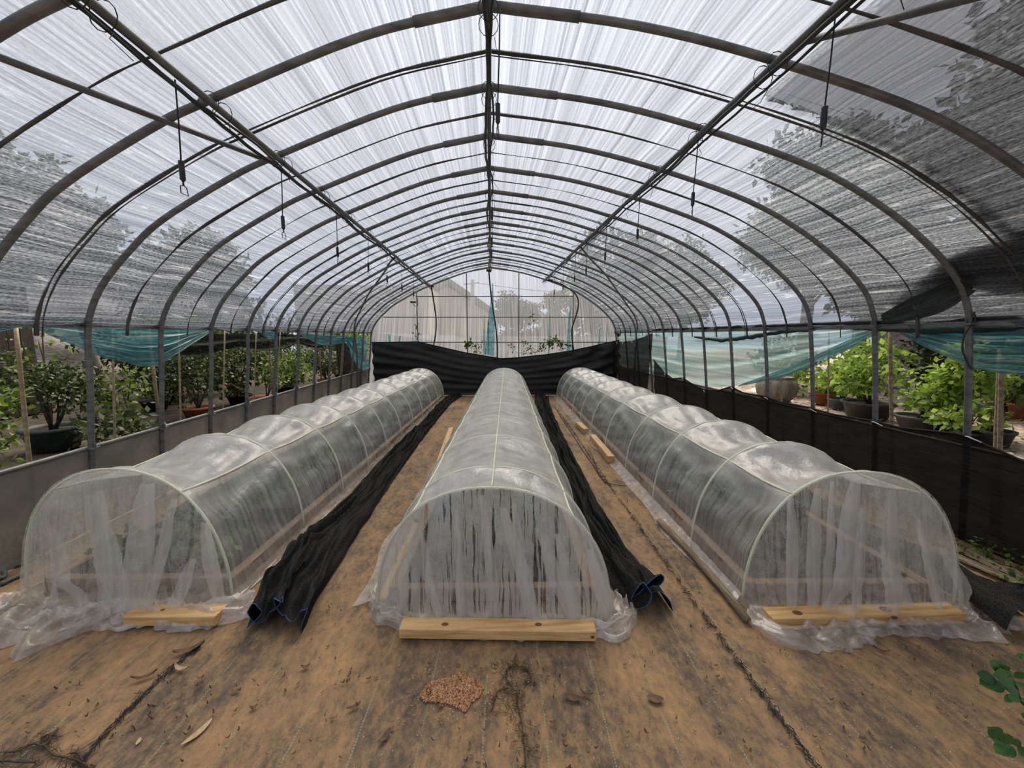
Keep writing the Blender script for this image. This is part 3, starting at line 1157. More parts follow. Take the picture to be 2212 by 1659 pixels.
TL = tunnel('left', 'low tunnel of misted film at the left, beside the grey skirting', (-2.07, 2.15), (-1.70, 9.3), (1.20, 1.13), (.775, .72),
            [2.15, 2.92, 3.62, 4.27, 4.93, 5.6, 6.3, 7.0, 7.75, 8.5, 9.3], .085, .115, (.30, .70), 3,
            [(95, 1150, 210, 30), (190, 1075, 300, 46), (215, 1065, 262, 26), (330, 1045, 325, 46), (392, 1075, 350, 20), (455, 1125, 486, 26), (430, 1200, 405, 22)], 1.0)
bed('timber edged bed under the left tunnel with leafy seedlings at its front', TL[1], TL[2], 2.15, 9.3, 1.20, 3, 2.95, 240, True)
TC = tunnel('mid', 'middle low tunnel, smoothest film with one rod along its top', (0.0, 1.95), (.32, 9.3), (1.26, 1.16), (.705, .715),
            [1.95, 2.27, 3.0, 3.75, 4.5, 5.25, 6.0, 6.75, 7.5, 8.35, 9.3], .10, .045, (.27, .5, .73), 5,
            [(1040, 1075, 1075, 16), (1085, 1100, 1155, 22), (1110, 1090, 1135, 14), (1160, 1140, 1230, 22), (1200, 1150, 1235, 16), (985, 1110, 1000, 12), (880, 1190, 870, 14), (1268, 1180, 1300, 20), (905, 1160, 960, 12)], .5)
bed('timber edged bed under the middle tunnel, trays behind streaked film', TC[1], TC[2], 1.95, 9.3, 1.26, 5, 2.3, 230)
TR = tunnel('right', 'low tunnel of misted film at the right, beside the black net', (1.985, 1.88), (2.20, 9.3), (1.16, 1.14), (.775, .72),
            [1.88, 2.47, 3.18, 3.95, 4.78, 5.6, 6.4, 7.15, 7.9, 8.6, 9.3], .075, .115, (.30, .70), 8,
            [(1718, 1085, 1680, 20), (1772, 1062, 1722, 24), (1800, 1045, 1745, 14), (1848, 1042, 1748, 36), (1860, 1100, 1800, 18), (1925, 1062, 1865, 32), (1900, 1180, 1930, 20), (1975, 1120, 1985, 18), (2020, 1180, 2080, 26)], 1.0)
bed('timber edged bed under the right tunnel, bare soil at its front', TR[1], TR[2], 1.88, 9.3, 1.16, 8, 2.75, 200)

# crumpled film at the fronts
crumple('crumpled_hem', TL[0], [fl(30, 1300), fl(120, 1330), fl(270, 1330), fl(420, 1335), fl(500, 1320), fl(552, 1300)],
        lambda t_: (-.07, .27 - .17 * max(0, min(1, (t_ - .38) / .12)) + .06 * max(0, (t_ - .8) * 5)), .085 , 2, .8)
crumple('crumpled_hem', TC[0], [fl(812, 1285), fl(815, 1325), fl(880, 1348), fl(1060, 1352), fl(1240, 1355), fl(1320, 1370), fl(1350, 1340), fl(1345, 1290)],
        lambda t_: (-.05, .03 + .10 * math.exp(-((t_ - .5) / .2) ** 2) + .03 * sin(t_ * 9)), .06, 5, 1.0)
crumple('crumpled_hem', TR[0], [fl(1625, 1318), fl(1680, 1345), fl(1800, 1352), fl(1950, 1345), fl(2060, 1340), fl(2110, 1320), fl(2105, 1270)],
        lambda t_: (-.05, .13 + .04 * sin(t_ * 11)), .065, 9, 1.0)


# loose timbers and poles
def timber(label, a, b, w, h, knots=(), lengthwise=False, pieces=None, grp='timber weights on the film edges'):
    a, b = Vector(a), Vector(b)
    root = thing('timber_beam', label, 'timber', tuple((a + b) / 2 - Vector((0, 0, h / 2))), grp)
    bm_ = mesh('beam', *bar(a, b, w, h, .005), M['wood_y' if lengthwise else 'wood'], root, False)
    t_ = (b - a).normalized()
    s_ = Vector((t_.y, -t_.x, 0))
    kb = MB()
    for q, o, tp, r in knots:
        c_ = a + (b - a) * q
        if tp == 't':
            cc = c_ + s_ * o * w + Vector((0, 0, h / 2 + .0008))
            kb.add(([cc + t_ * (1.5 * r * cos(j * PI / 6)) + s_ * (r * sin(j * PI / 6)) for j in range(12)], [tuple(range(12))]))
        else:
            cc = c_ + s_ * (w / 2 + .0008) + Vector((0, 0, o * h))
            kb.add(([cc + t_ * (1.3 * r * cos(j * PI / 6)) + Vector((0, 0, r * sin(j * PI / 6))) for j in range(12)], [tuple(range(12))]))
    if kb.v:
        kb.make('knot', M['knot'], bm_, False)
    return root


def beam_px(lbl, x0, x1, yb0, yb1, w, h, knots):
    a, b = fl(x0, yb0), fl(x1, yb1)
    t_ = (b - a).normalized()
    s_ = Vector((-t_.y, t_.x, 0))
    return timber(lbl, a + s_ * w / 2 + Vector((0, 0, h / 2 + .014)), b + s_ * w / 2 + Vector((0, 0, h / 2 + .014)), w, h, knots)


beam_px('short orange pine beam lying on crumpled film before the left tunnel', 266, 466, 1359, 1359, .10, .056, [(.35, 0, 't', .008)])
beam_px('long pale pine beam lying across the front of the middle tunnel', 862, 1288, 1386, 1393, .085, .056, [(.23, .1, 't', .012), (.71, 0, 't', .012), (.98, 0, 'f', .008)])
beam_px('long knotty pine beam lying across the front of the right tunnel', 1668, 2083, 1366, 1354, .09, .062, [(.15, .1, 't', .017), (.18, .1, 'f', .009), (.62, 0, 't', .02), (.62, .2, 'f', .017)])
timber('pine block on the film edge of the right tunnel, nearer of two', fl(1318, 1003) + Vector((.02, .02, .05)), fl(1277, 952) + Vector((.02, 0, .05)), .085, .085, [], True)
timber('small pine block on the film edge of the right tunnel, farther of two', fl(1263, 938) + Vector((.02, 0, .045)), fl(1246, 922) + Vector((.02, 0, .045)), .085, .08, [], True)
timber('yellow pine beam inside the film at the front left foot of the middle tunnel', fl(818, 1318) + Vector((.02, 0, .04)), fl(898, 1140) + Vector((.02, 0, .04)), .05, .06, [], True)
timber('yellow pine beam along the left foot of the middle tunnel', fl(935, 1055) + Vector((.0, 0, .05)), fl(975, 935) + Vector((0, 0, .05)), .07, .08, [], True)
po = thing('wooden_pole', 'thin round wooden pole on the ground beside the right tunnel', 'pole', tuple(fl(1520, 1240)))
mesh('pole_shaft', *tube([fl(1614, 1350) + Vector((0, 0, .028)), fl(1560, 1282) + Vector((0, 0, .033)), fl(1480, 1190) + Vector((0, 0, .03)), fl(1424, 1133) + Vector((0, 0, .03))], [.019, .021, .022, .024], 10), M['wood_old'], po)
po2 = fl(1424, 1133)

# ================================================================== BLACK CLOTHS
def runner(label, Lp, Rp, bulge, seed, endw, hem=True, rise=.12, nu=200, nv_=54, hump=0.0):
    """long bundle of shade cloth: left edge, right edge (ground points front to back), folds run along it"""
    l, r = poly(Lp), poly(Rp)
    root = thing('shade_cloth', label, 'shade cloth', tuple((Vector(Lp[0]) + Vector(Rp[0])) / 2))
    v = []
    for i in range(nu):
        t_ = (i / (nu - 1)) ** 1.6
        a, b = interp(l, t_), interp(r, t_)
        fr = max(0, 1 - t_ / .07)
        for j in range(nv_):
            q = j / (nv_ - 1)
            p_ = a.lerp(b, q)
            edge = sin(PI * q) ** .5
            y = p_.y
            w2 = q + .10 * nz(y * 1.3, seed, 2) + .05 * nz(y * 4, q * 3, seed)
            fold = .7 * nz(w2 * 5.5, y * .55, seed) + .9 * (.35 - abs(nz(w2 * 8, y * .7, seed + 3))) * 2 + .35 * nz(w2 * 15, y * 2.4, seed + 7)
            z = .012 + edge * max(0, bulge * (.55 + fold * 1.1)) + rise * (1 - q) ** 3 * (.6 + .4 * nz(y, 3, seed))
            if fr > 0:
                ple = abs(sin(PI * (q * endw + .15)))
                z = z * (1 - fr * .3) + fr * edge * (.01 + .15 * ple ** 1.5 + .08 * nz(q * 7, y * 8, seed))
                p_.y += -fr * .09 * ple + fr * .05 * nz(q * 6, 2, seed)
                p_.x += fr * .06 * sin(q * endw * 2 * PI)
            z += hump * math.exp(-((t_ - .075) / .05) ** 2) * math.exp(-((q - .3) / .3) ** 2) * (.7 + 1.2 * nz(q * 5, y * 5, seed + 1))
            p_.z = max(.008, z)
            v.append(p_ + Vector((.012 * nz(q * 8, y * 5, seed), 0, 0)))
    f = [(i * nv_ + j, (i + 1) * nv_ + j, (i + 1) * nv_ + j + 1, i * nv_ + j + 1) for i in range(nu - 1) for j in range(nv_ - 1)]
    cl_ = mesh('cloth', v, f, M['cloth'], root)
    if hem:
        o = mesh('blue_hem', *tube([p_ + Vector((0, -.003, .002)) for p_ in v[:nv_]], .0030, 5), M['bluehem'], cl_)
        o['label'] = 'blue stitched hem'
    return root


runner('black shade cloth bunched along the left tunnel, blue hem at its end',
       [(-1.24, 1.90, 0), (-1.33, 2.12, 0), (-1.36, 2.45, 0), (-1.32, 3.1, 0), (-1.265, 4.6, 0), (-1.20, 6.4, 0), (-1.12, 8.2, 0), (-1.06, 9.4, 0)],
       [(-.93, 1.89, 0), (-.98, 2.15, 0), (-1.01, 2.54, 0), (-1.02, 3.9, 0), (-1.0, 5.4, 0), (-.95, 7.0, 0), (-.88, 8.5, 0), (-.72, 9.55, 0)], .085, 3, 2.6, True, .035, hump=.10)
runner('black shade cloth laid along the right foot of the middle tunnel',
       [(.76, 1.92, 0), (.70, 2.15, 0), (.69, 2.6, 0), (.69, 3.4, 0), (.73, 5.0, 0), (.80, 6.5, 0), (.92, 8, 0), (1.08, 9.3, 0)],
       [(.925, 1.96, 0), (.935, 2.3, 0), (.95, 3.1, 0), (1.0, 4.1, 0), (1.06, 5.2, 0), (1.16, 6.8, 0), (1.30, 8.4, 0), (1.42, 9.3, 0)], .075, 11, 2.2, True, .03)
runner('black shade cloth rolled up behind the front corner of the right tunnel',
       [(2.54, 1.64, 0), (2.62, 1.9, 0), (2.63, 2.3, 0), (2.66, 3.2, 0)],
       [(2.86, 1.79, 0), (2.95, 1.93, 0), (2.90, 2.3, 0), (2.82, 3.2, 0)], .10, 23, 1.0, False, .10, 60, 22)
cs_ = fl(2090, 1352)
sc = thing('cloth_scrap', 'small dark blue cloth scrap on the ground by the knotty beam', 'cloth', tuple(cs_))
gv, gf = grid(12, 6, lambda u, q: fl(2088 + 55 * u, 1350 + 20 * u + 10 * (q - .5)) + Vector((0, .03 * q, .012 + .012 * abs(nz(u * 7, q * 4)))))
mesh('cloth', gv, gf, M['cloth'], sc)

# black net along the right side
NT = [(-1.2, .80), (.0, .79), (1.0, .74), (1.45, .70), (2.0, .80), (2.6, .75), (3.0, .755), (3.5, .735), (4.0, .75), (4.6, .735), (5.0, .765), (5.6, .75), (6.0, .80), (6.45, .70), (7.0, .665), (7.4, .70), (8.0, .78), (8.5, .73), (9.0, .80), (9.4, .92), (9.75, 1.02)]
nets = [(k, Vector((0, 0, z))) for k, z in NT]
root = thing('shade_net', 'long black shade net fence tied along the right side posts', 'shade net', tuple(place(3.40, 0, 3)))
v = []
KN = np.linspace(-1.2, 9.75, 150)
for k in KN:
    zt = interp(nets, k).z
    for j in range(14):
        q = j / 13
        p_ = place(3.455 - .075 * q, 0, k)
        p_.z = .01 + (zt - .01) * q
        p_.x += -.012 + .012 * nz(k * 2.2, q * 3, 6) + .014 * sin(q * 22 + k * .7) * (.4 + .6 * abs(nz(k, q * 2, 1)))
        v.append(p_)
f = [(i * 14 + j, (i + 1) * 14 + j, (i + 1) * 14 + j + 1, i * 14 + j + 1) for i in range(len(KN) - 1) for j in range(13)]
mesh('net_panel', v, f, M['net'], root)
mesh('rolled_edge', *tube([v[i * 14 + 13] for i in range(len(KN))], .010, 6), M['cloth'], root)
rnd = random.Random(3)
for k in range(1, 10):
    p_ = place(3.40, 0, k)
    p_.z = interp(nets, k).z - .012
    L = .11 if k < 5 else .09
    mesh('tie', *tube([p_ + Vector((-.03, .01, 0)), p_ + Vector((-.055, -.05, .004 + .01 * rnd.random())), p_ + Vector((-.075, -L * 1.3, -.012 * rnd.random()))], .004, 5), M['white'], root)

# black curtain at the far end
TE = [(799, 741), (850, 740), (902, 739), (936, 747), (1007, 763), (1082, 775), (1118, 773), (1180, 766), (1232, 758), (1281, 747), (1333, 735)]
te = []
for x, y in TE:
    q_ = atY(x, y, 9.70)
    te.append(Vector((q_.x, gab(q_.x, 0, -.13).y, q_.z)))
tp = poly(te)
root = thing('black_curtain', 'wide black cloth curtain sagging across the far gable', 'curtain', (0, 9.7, 0))
v = []
NU, NV = 110, 26
for i in range(NU):
    u = i / (NU - 1)
    t_ = interp(tp, u)
    for j in range(NV):
        q = j / (NV - 1)
        xb = -2.93 + 6.1 * u
        x = t_.x + (xb - t_.x) * q
        z = t_.z * (1 - q) + .01
        cu = abs(u - .5) * 2
        ph = q * 30 - 9 * (1 - (2 * u - 1) ** 2) * (1 - q) * 1.4
        fo = .060 * sin(ph + 2 * nz(u * 3, q * 2, 4)) * sin(PI * q) ** .7 * (.35 + .65 * cu) + .05 * nz(u * 5, q * 7, 8) + .05 * math.exp(-((u - .97) / .14) ** 2) * sin((u - 1.0) * 60 * (1.1 - q) + q * 5)
        v.append((x, gab(x, 0, -.13).y + fo - .05 * q, z))
f = [(i * NV + j, (i + 1) * NV + j, (i + 1) * NV + j + 1, i * NV + j + 1) for i in range(NU - 1) for j in range(NV - 1)]
mesh('cloth', v, f, M['curtain_cloth'], root)
mesh('top_hem', *tube([v[i * NV] for i in range(NU)], .010, 6), M['cloth'], root)
# black panel round the right far corner
root = thing('black_corner_panel', 'black net panel hung on the posts of the far right corner', 'shade net', (3.15, 9, 0))
TR_ = poly([Vector((3.10, 9.56, 1.375)), Vector((3.16, 9.0, 1.36)), Vector((3.2, 8.5, 1.39)), Vector((3.24, 8.0, 1.46)), Vector((3.26, 7.52, 1.56))])
BR_ = poly([Vector((3.15, 9.56, .01)), Vector((3.2, 9.0, .01)), Vector((3.24, 8.5, .01)), Vector((3.26, 8.1, .01)), Vector((3.28, 7.75, .01))])
gv, gf = grid(40, 22, lambda u, q: interp(TR_, u).lerp(interp(BR_, u), q) + Vector((.015 * nz(u * 6, q * 3) + .02 * sin(q * 9 + u * 4) * (1 - u) - .05, 0, 0)))
mesh('net_panel', gv, gf, M['net'], root)
for i, (y_, z_) in enumerate(((9.3, 1.36), (8.9, 1.36), (8.3, 1.40))):
    mesh('tie', *tube([(3.10, y_, z_), (3.06, y_ - .06, z_ - .02), (3.03, y_ - .16, z_ - .06)], .005, 5), M['white'], root)


# ================================================================== TURQUOISE SIDE FILM
def drape(label, top, bot, mat, seed, amp=.05, nf=5, nu=90, nv_=30, sag=.0, roll=None, name='side_curtain'):
    tp_, bt = poly(top), poly(bot)
    root = thing(name, label, 'side curtain', tuple(top[0]))
    v, uv = [], []
    for i in range(nu):
        u = i / (nu - 1)
        a, b = interp(tp_, u), interp(bt, u)
        hgt = (a - b).length
        for j in range(nv_):
            q = j / (nv_ - 1)
            p_ = a.lerp(b, q)
            g = min(1, hgt / .3)
            fo = amp * g * (sin(q * nf * 2 * PI + 2.2 * nz(u * 2.3, q * 2, seed)) * (.35 + .65 * q) + .8 * nz(u * 5, q * 9, seed + 2))
            p_ = p_ + Vector((fo, 0, .010 * nz(u * 9, q * 7, seed) * g))
            v.append(p_)
            uv.append((u * tp_[-1][0] * 3 + .12 * nz(u * 4, q * 3, 5), q * hgt * 2.2 + .08 * nz(u * 3, q * 3, seed)))
    f = [(i * nv_ + j, (i + 1) * nv_ + j, (i + 1) * nv_ + j + 1, i * nv_ + j + 1) for i in range(nu - 1) for j in range(nv_ - 1)]
    mesh('hanging_film', v, f, mat, root, uv=uv)
    if roll:
        rp, rr = roll
        st = poly(rp)
        pts = [interp(st, i / 50) + Vector((.01 * nz(i * .3, seed), 0, .012 * nz(i * .45, seed + 1))) for i in range(51)]
        rs = [rr * (.55 + .8 * abs(sin(PI * i / 50)) ** .5 + .5 * nz(i * .35, seed + 5)) for i in range(51)]
        o = mesh('film_roll', *tube(pts, rs, 9), M['teal_dark'], root, uv=[(i * .1, j * .3) for i in range(51) for j in range(9)])
    return root


def px3(pts, X):
    return [atX(x, y, X) for x, y in pts]


XL = -3.06
drape('turquoise film sagging between the first posts on the left side', px3([(-60, 697), (20, 700), (60, 702), (190, 705), (350, 711), (456, 713)], XL),
      px3([(-60, 728), (20, 712), (60, 704), (190, 762), (300, 792), (345, 790), (456, 716)], XL), M['teal'], 4, .035, 4.5,
      roll=(px3([(-80, 688), (60, 686), (160, 688), (250, 692)], XL - .02), .020))
drape('small turquoise film loop between the fifth and sixth left posts', px3([(556, 714), (580, 716), (600, 717)], XL), px3([(557, 716), (580, 732), (600, 731)], XL), M['teal'], 6, .02, 3, 30, 14,
      roll=(px3([(462, 700), (520, 699), (560, 702), (590, 707)], XL - .02), .018))
drape('turquoise film swag near the far left corner', px3([(640, 718), (680, 721), (720, 724), (765, 727)], XL), px3([(641, 720), (700, 748), (740, 742), (765, 729)], XL), M['teal'], 8, .04, 3, 40, 18,
      roll=(px3([(600, 706), (650, 708), (690, 712), (715, 719)], XL - .02), .020))
drape('turquoise film bunched down the far left corner', px3([(746, 726), (762, 727), (790, 730)], XL), px3([(752, 742), (778, 800), (797, 815)], XL - .04), M['teal'], 9, .05, 2, 30, 24)
XR = 3.42
drape('pale turquoise film hanging open along the far right posts', px3([(1338, 717), (1398, 716), (1440, 716), (1500, 715), (1580, 713), (1690, 711), (1800, 708), (1900, 706)], XR),
      px3([(1340, 792), (1404, 798), (1430, 806), (1500, 832), (1540, 836), (1580, 834), (1680, 812), (1800, 765), (1900, 712)], XR), M['teal_pale'], 14, .04, 3.2, 120, 34,
      roll=(px3([(1500, 728), (1560, 735), (1620, 728), (1690, 716), (1760, 712)], XR - .03), .022))
drape('dark turquoise film gathered along its lower edge on the right', px3([(1610, 826), (1700, 795), (1760, 768), (1830, 735), (1905, 706)], XR - .03),
      px3([(1590, 836), (1690, 816), (1765, 788), (1840, 752), (1908, 712)], XR - .04), M['teal'], 15, .022, 2.5, 60, 14)
drape('turquoise film sagging beside the nearest right post', px3([(1935, 710), (2000, 708), (2100, 704), (2212, 700), (2330, 695)], XR), px3([(1938, 715), (2000, 752), (2100, 795), (2212, 812), (2330, 800)], XR), M['teal'], 17, .035, 5, 80, 30,
      roll=(px3([(1830, 706), (1900, 709), (2000, 712), (2100, 710), (2190, 705), (2300, 700)], XR - .02), .024))
# black cloth thrown over the roof above the nearest right posts, and the pale sheet under it
IB = [i for i in range(IR, I1 + 1)]


def roofpatch(name, label, cat, stations, mat, off, seed):
    root = thing(name, label, cat, tuple(sec(stations[0][0], stations[0][1])))
    nu, nv_ = len(stations) * 6, 14
    st = [(i / (len(stations) - 1), Vector((k, a, b))) for i, (k, a, b) in enumerate(stations)]
    v, uv = [], []
    for i in range(nu):
        q = interp(st, i / (nu - 1))
        for j in range(nv_):
            w_ = j / (nv_ - 1)
            ii = max(0, min(len(PC) - 1.001, q.y + (q.z - q.y) * w_))
            a = int(ii)
            o_ = off + .02 * nz(i * .3, w_ * 6, seed)
            v.append(sec(q.x, a, o_).lerp(sec(q.x, a + 1, o_), ii - a))
            uv.append((i * .1, w_))
    f = [(i * nv_ + j, (i + 1) * nv_ + j, (i + 1) * nv_ + j + 1, i * nv_ + j + 1) for i in range(nu - 1) for j in range(nv_ - 1)]
    mesh('cloth', v, f, mat, root, uv=uv)
    return root


iu = lambda z: min([i for i in range(IR, len(PC))], key=lambda i: abs(PC[i].z - z))
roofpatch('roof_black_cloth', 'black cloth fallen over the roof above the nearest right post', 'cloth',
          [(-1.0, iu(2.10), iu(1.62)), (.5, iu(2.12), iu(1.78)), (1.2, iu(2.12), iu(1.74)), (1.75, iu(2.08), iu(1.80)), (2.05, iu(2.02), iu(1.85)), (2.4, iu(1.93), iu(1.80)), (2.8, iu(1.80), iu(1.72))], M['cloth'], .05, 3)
ip = lambda X: idx_at(X, False)
M['roof_net'] = film('roof_shade_net', net_col, .66, .3, .01, .6)
o_ = roofpatch('roof_shade_net', 'black shade net lying over the right half of the roof above the front bays', 'shade net',
          [(-2.0, ip(1.55), iu(1.75)), (-1, ip(1.55), iu(1.75)), (0, ip(1.5), iu(1.78)), (.8, ip(1.5), iu(1.8)), (1.35, ip(1.5), iu(1.9)), (1.47, ip(1.5), iu(1.95))], M['roof_net'], .06, 7)
fr_ = MB()
rnd = random.Random(12)
for j in range(340):
    a = rnd.random() ** .8
    i_ = ip(1.5) + (iu(1.95) - ip(1.5)) * a
    ii = int(i_)
    p_ = sec(1.47 + rnd.gauss(0, .012), ii, .05).lerp(sec(1.47, ii + 1, .05), i_ - ii)
    q_ = sec(1.47 + rnd.uniform(-.10, .16) * (.3 + a), min(len(PC) - 1, ii + rnd.choice((0, 0, 1))), .05).lerp(p_, .3)
    fr_.add(tube([p_, q_], rnd.uniform(.002, .005 + .006 * a), 3, False))
tag(fr_.make('frayed_fringe', M['rope'], o_), kind='stuff')
roofpatch('roof_turquoise_flap', 'dark turquoise film folded up under the eave between the first right posts', 'film',
          [(1.9, iu(1.88), iu(1.78)), (2.1, iu(1.86), iu(1.70)), (2.5, iu(1.78), iu(1.62)), (2.9, iu(1.68), iu(1.60))], M['flap'], -.006, 5)

# ================================================================== HANGING CORDS WITH SPRING GRIPS
def cord(label, p, L, seed, grp):
    rnd = random.Random(seed)
    root = thing('hanging_cord', label, 'hanging cord', tuple(p), grp)
    x, y, z = p
    e = Vector((x - .012 + rnd.uniform(-.004, .004), y, z - L))
    mesh('cord', *tube([p, Vector(p).lerp(e, .5) + Vector((.002, 0, 0)), e], .0033, 6), M['rope'], root)
    mb = MB()
    prof = [(.004, .0)]
    for i in range(9):
        prof += [(.0125, -.006 - i * .0085), (.0108, -.010 - i * .0085)]
    prof += [(.0125, -.084), (.005, -.096)]
    mb.add(lathe(prof, 10, e))
    sg_ = mesh('spring_grip', mb.v, mb.f, M['black_pipe'], root)
    b = e + Vector((0, 0, -.094))
    a = rnd.uniform(0, 1.4)
    d = Vector((cos(a), sin(a), 0))
    hk = MB()
    hk.add(tube([b, b + Vector((0, 0, -.018))], .004, 6))
    b2 = b + Vector((0, 0, -.018))
    hk.add(tube([b2, b2 - d * .013 + Vector((0, 0, -.006)), b2 - d * .013 + Vector((0, 0, -.038)), b2 + d * .016 + Vector((0, 0, -.044)), b2 + d * .012 + Vector((0, 0, -.010)), b2], .0024, 5))
    hk.make('hook', M['black_pipe'], sg_)


for i, (x, y) in enumerate([(378, 172), (607, 352), (726, 450), (795, 502), (836, 540), (868, 567), (893, 588)]):
    p_ = atX(x, y, -1.43)
    cord('black hanging cord with grip and hook, %s from the front on the left purlin' % ORD[i], p_, .345, i, 'hanging cords under the roof')
for i, (x, y) in enumerate([(1806, 20), (1509, 292), (1383, 407), (1311, 478), (1269, 523), (1244, 546), (1218, 573), (1199, 590)]):
    p_ = atX(x, y, 1.42)
    cord('black hanging cord with grip and hook, %s from the front on the right purlin' % ORD[i], p_, .365, 20 + i, 'hanging cords under the roof')
for i, Y in enumerate([2.02, 3.95, 5.0, 5.75]):
    cord('black hanging cord with grip and hook, %s from the front under the ridge' % ORD[i], Vector((.055 if i == 0 else .035, Y, 3.06)), .44 if i == 0 else .34, 40 + i, 'hanging cords under the roof')

# hoses dropping at the gable
for lbl, pts in (('black water hose dropping from the left purlin to the black curtain', [(930, 617), (934, 640), (938, 665), (941, 690), (940, 720), (935, 750)]),
                 ('black water hose dropping from the ridge to the black curtain', [(1056, 585), (1058, 610), (1061, 640), (1067, 680), (1072, 715), (1074, 745), (1074, 776)]),
                 ('black water hose curling down beside the right gable post', [(1188, 607), (1210, 614), (1235, 630), (1246, 645), (1247, 665), (1240, 690), (1234, 710), (1234, 730), (1238, 760)])):
    pp = []
    for x, y in pts:
        q_ = atY(x, y, 9.6)
        pp.append(Vector((q_.x, gab(q_.x, 0, -.2).y, q_.z)))
    r_ = thing('drop_hose', lbl, 'hose', tuple(pp[0]))
    mesh('hose_line', *tube(catmull(pp, 5), .017, 8), M['black_pipe'], r_)
    mesh('elbow', *tube([pp[0] + Vector((-.06, 0, .02)), pp[0] + Vector((.06, 0, .0))], .032, 8), M['black_pipe'], r_)
r_ = thing('cable', 'thin black cable looped down the nearest right post', 'cable', tuple(place(3.3, 1.5, 2)))
pp = [place(3.29, 0, 2) + Vector((-.03 + dx, -.03, z)) for dx, z in ((.03, 1.66), (.05, 1.60), (-.01, 1.52), (-.015, 1.42), (.01, 1.36), (.05, 1.30), (.08, 1.27))]
mesh('cable_line', *tube(catmull(pp, 5), .006, 6), M['black_pipe'], r_)
q_ = atY(897, 655, 9.82)
r_ = thing('solar_lamp', 'small black lamp with bracket clamped on the left gable mullion', 'lamp', (q_.x, q_.y, q_.z))
mb = MB().add(box((q_.x - .04, q_.y - .06, q_.z + .02), (.13, .10, .035)))
mb.make('lamp_head', M['black_pipe'], r_, False)
mesh('bracket', *tube([(q_.x - .05, q_.y - .06, q_.z), (q_.x, q_.y - .04, q_.z - .09), (q_.x + .06, q_.y, q_.z - .06), (q_.x + .06, q_.y, q_.z + .14)], .008, 6), M['black_pipe'], r_)
mesh('cable_loop', *tube(catmull([(q_.x + .05, q_.y - .03, q_.z + .14), (q_.x - .02, q_.y - .05, q_.z + .2), (q_.x + .0, q_.y - .05, q_.z + .3), (q_.x + .06, q_.y - .03, q_.z + .33)], 4), .005, 5), M['black_pipe'], r_)

# ================================================================== PLANTS
def pot(root, c, r, h, mat, soil=True):
    rim = .03 * (1 + r)
    pm_ = mesh('pot', *lathe([(r * .02, 0), (r * .74, 0), (r * .96, h - rim), (r * 1.04, h - rim), (r * 1.05, h), (r * .95, h), (r * .90, h * .80)], 22, c), mat, root)
    if soil:
        mesh('soil', *lathe([(.001, h * .84), (r * .6, h * .85), (r * .92, h * .82)], 14, c), M['soil'], pm_)


def shrub(name, label, c, h, rad, n, size, mat, seed, group, potd=None, cat='potted shrub', lobes=3, spread=.5, shell=.3, flat=.5, lowz=.25):
    rnd = random.Random(seed)
    c = Vector(c)
    root = thing(name, label, cat, tuple(c), group)
    zb = 0
    if potd:
        pot(root, c, potd[0], potd[1], potd[2])
        zb = potd[1] * .8
    V, F_ = [], []
    st = MB()
    for i in range(lobes):
        a = rnd.uniform(0, 6.28)
        rr = rad * spread * (0 if i == 0 else rnd.uniform(.5, 1))
        lz = c.z + zb + (h - zb) * (rnd.uniform(lowz if lobes > 4 else .45, .95) if i else .62)
        lc = Vector((c.x + rr * cos(a), c.y + rr * sin(a), lz))
        lr = rad * (rnd.uniform(.5, .75) if i else .8)
        lv, lf_ = leaves(n // lobes, lc, (lr, lr, lr * rnd.uniform(.55, .8) if lobes > 2 else (h - zb) * .45), size, seed * 13 + i, shell, flat)
        o = len(V)
        V += lv
        F_ += [tuple(q + o for q in g) for g in lf_]
        b0 = c + Vector((rnd.uniform(-.03, .03), rnd.uniform(-.03, .03), zb))
        st.add(tube(catmull([b0, b0.lerp(lc, .5) + Vector((rnd.uniform(-.08, .08) * rad, rnd.uniform(-.08, .08) * rad, 0)), lc + Vector((0, 0, lr * .4))], 3), [.022 * (.5 + h * .25) * (1 - j / 8) for j in range(7)], 5))
    st.make('stem', M['twig'], root)
    mesh('foliage', V, F_, mat, root, False)
    return root


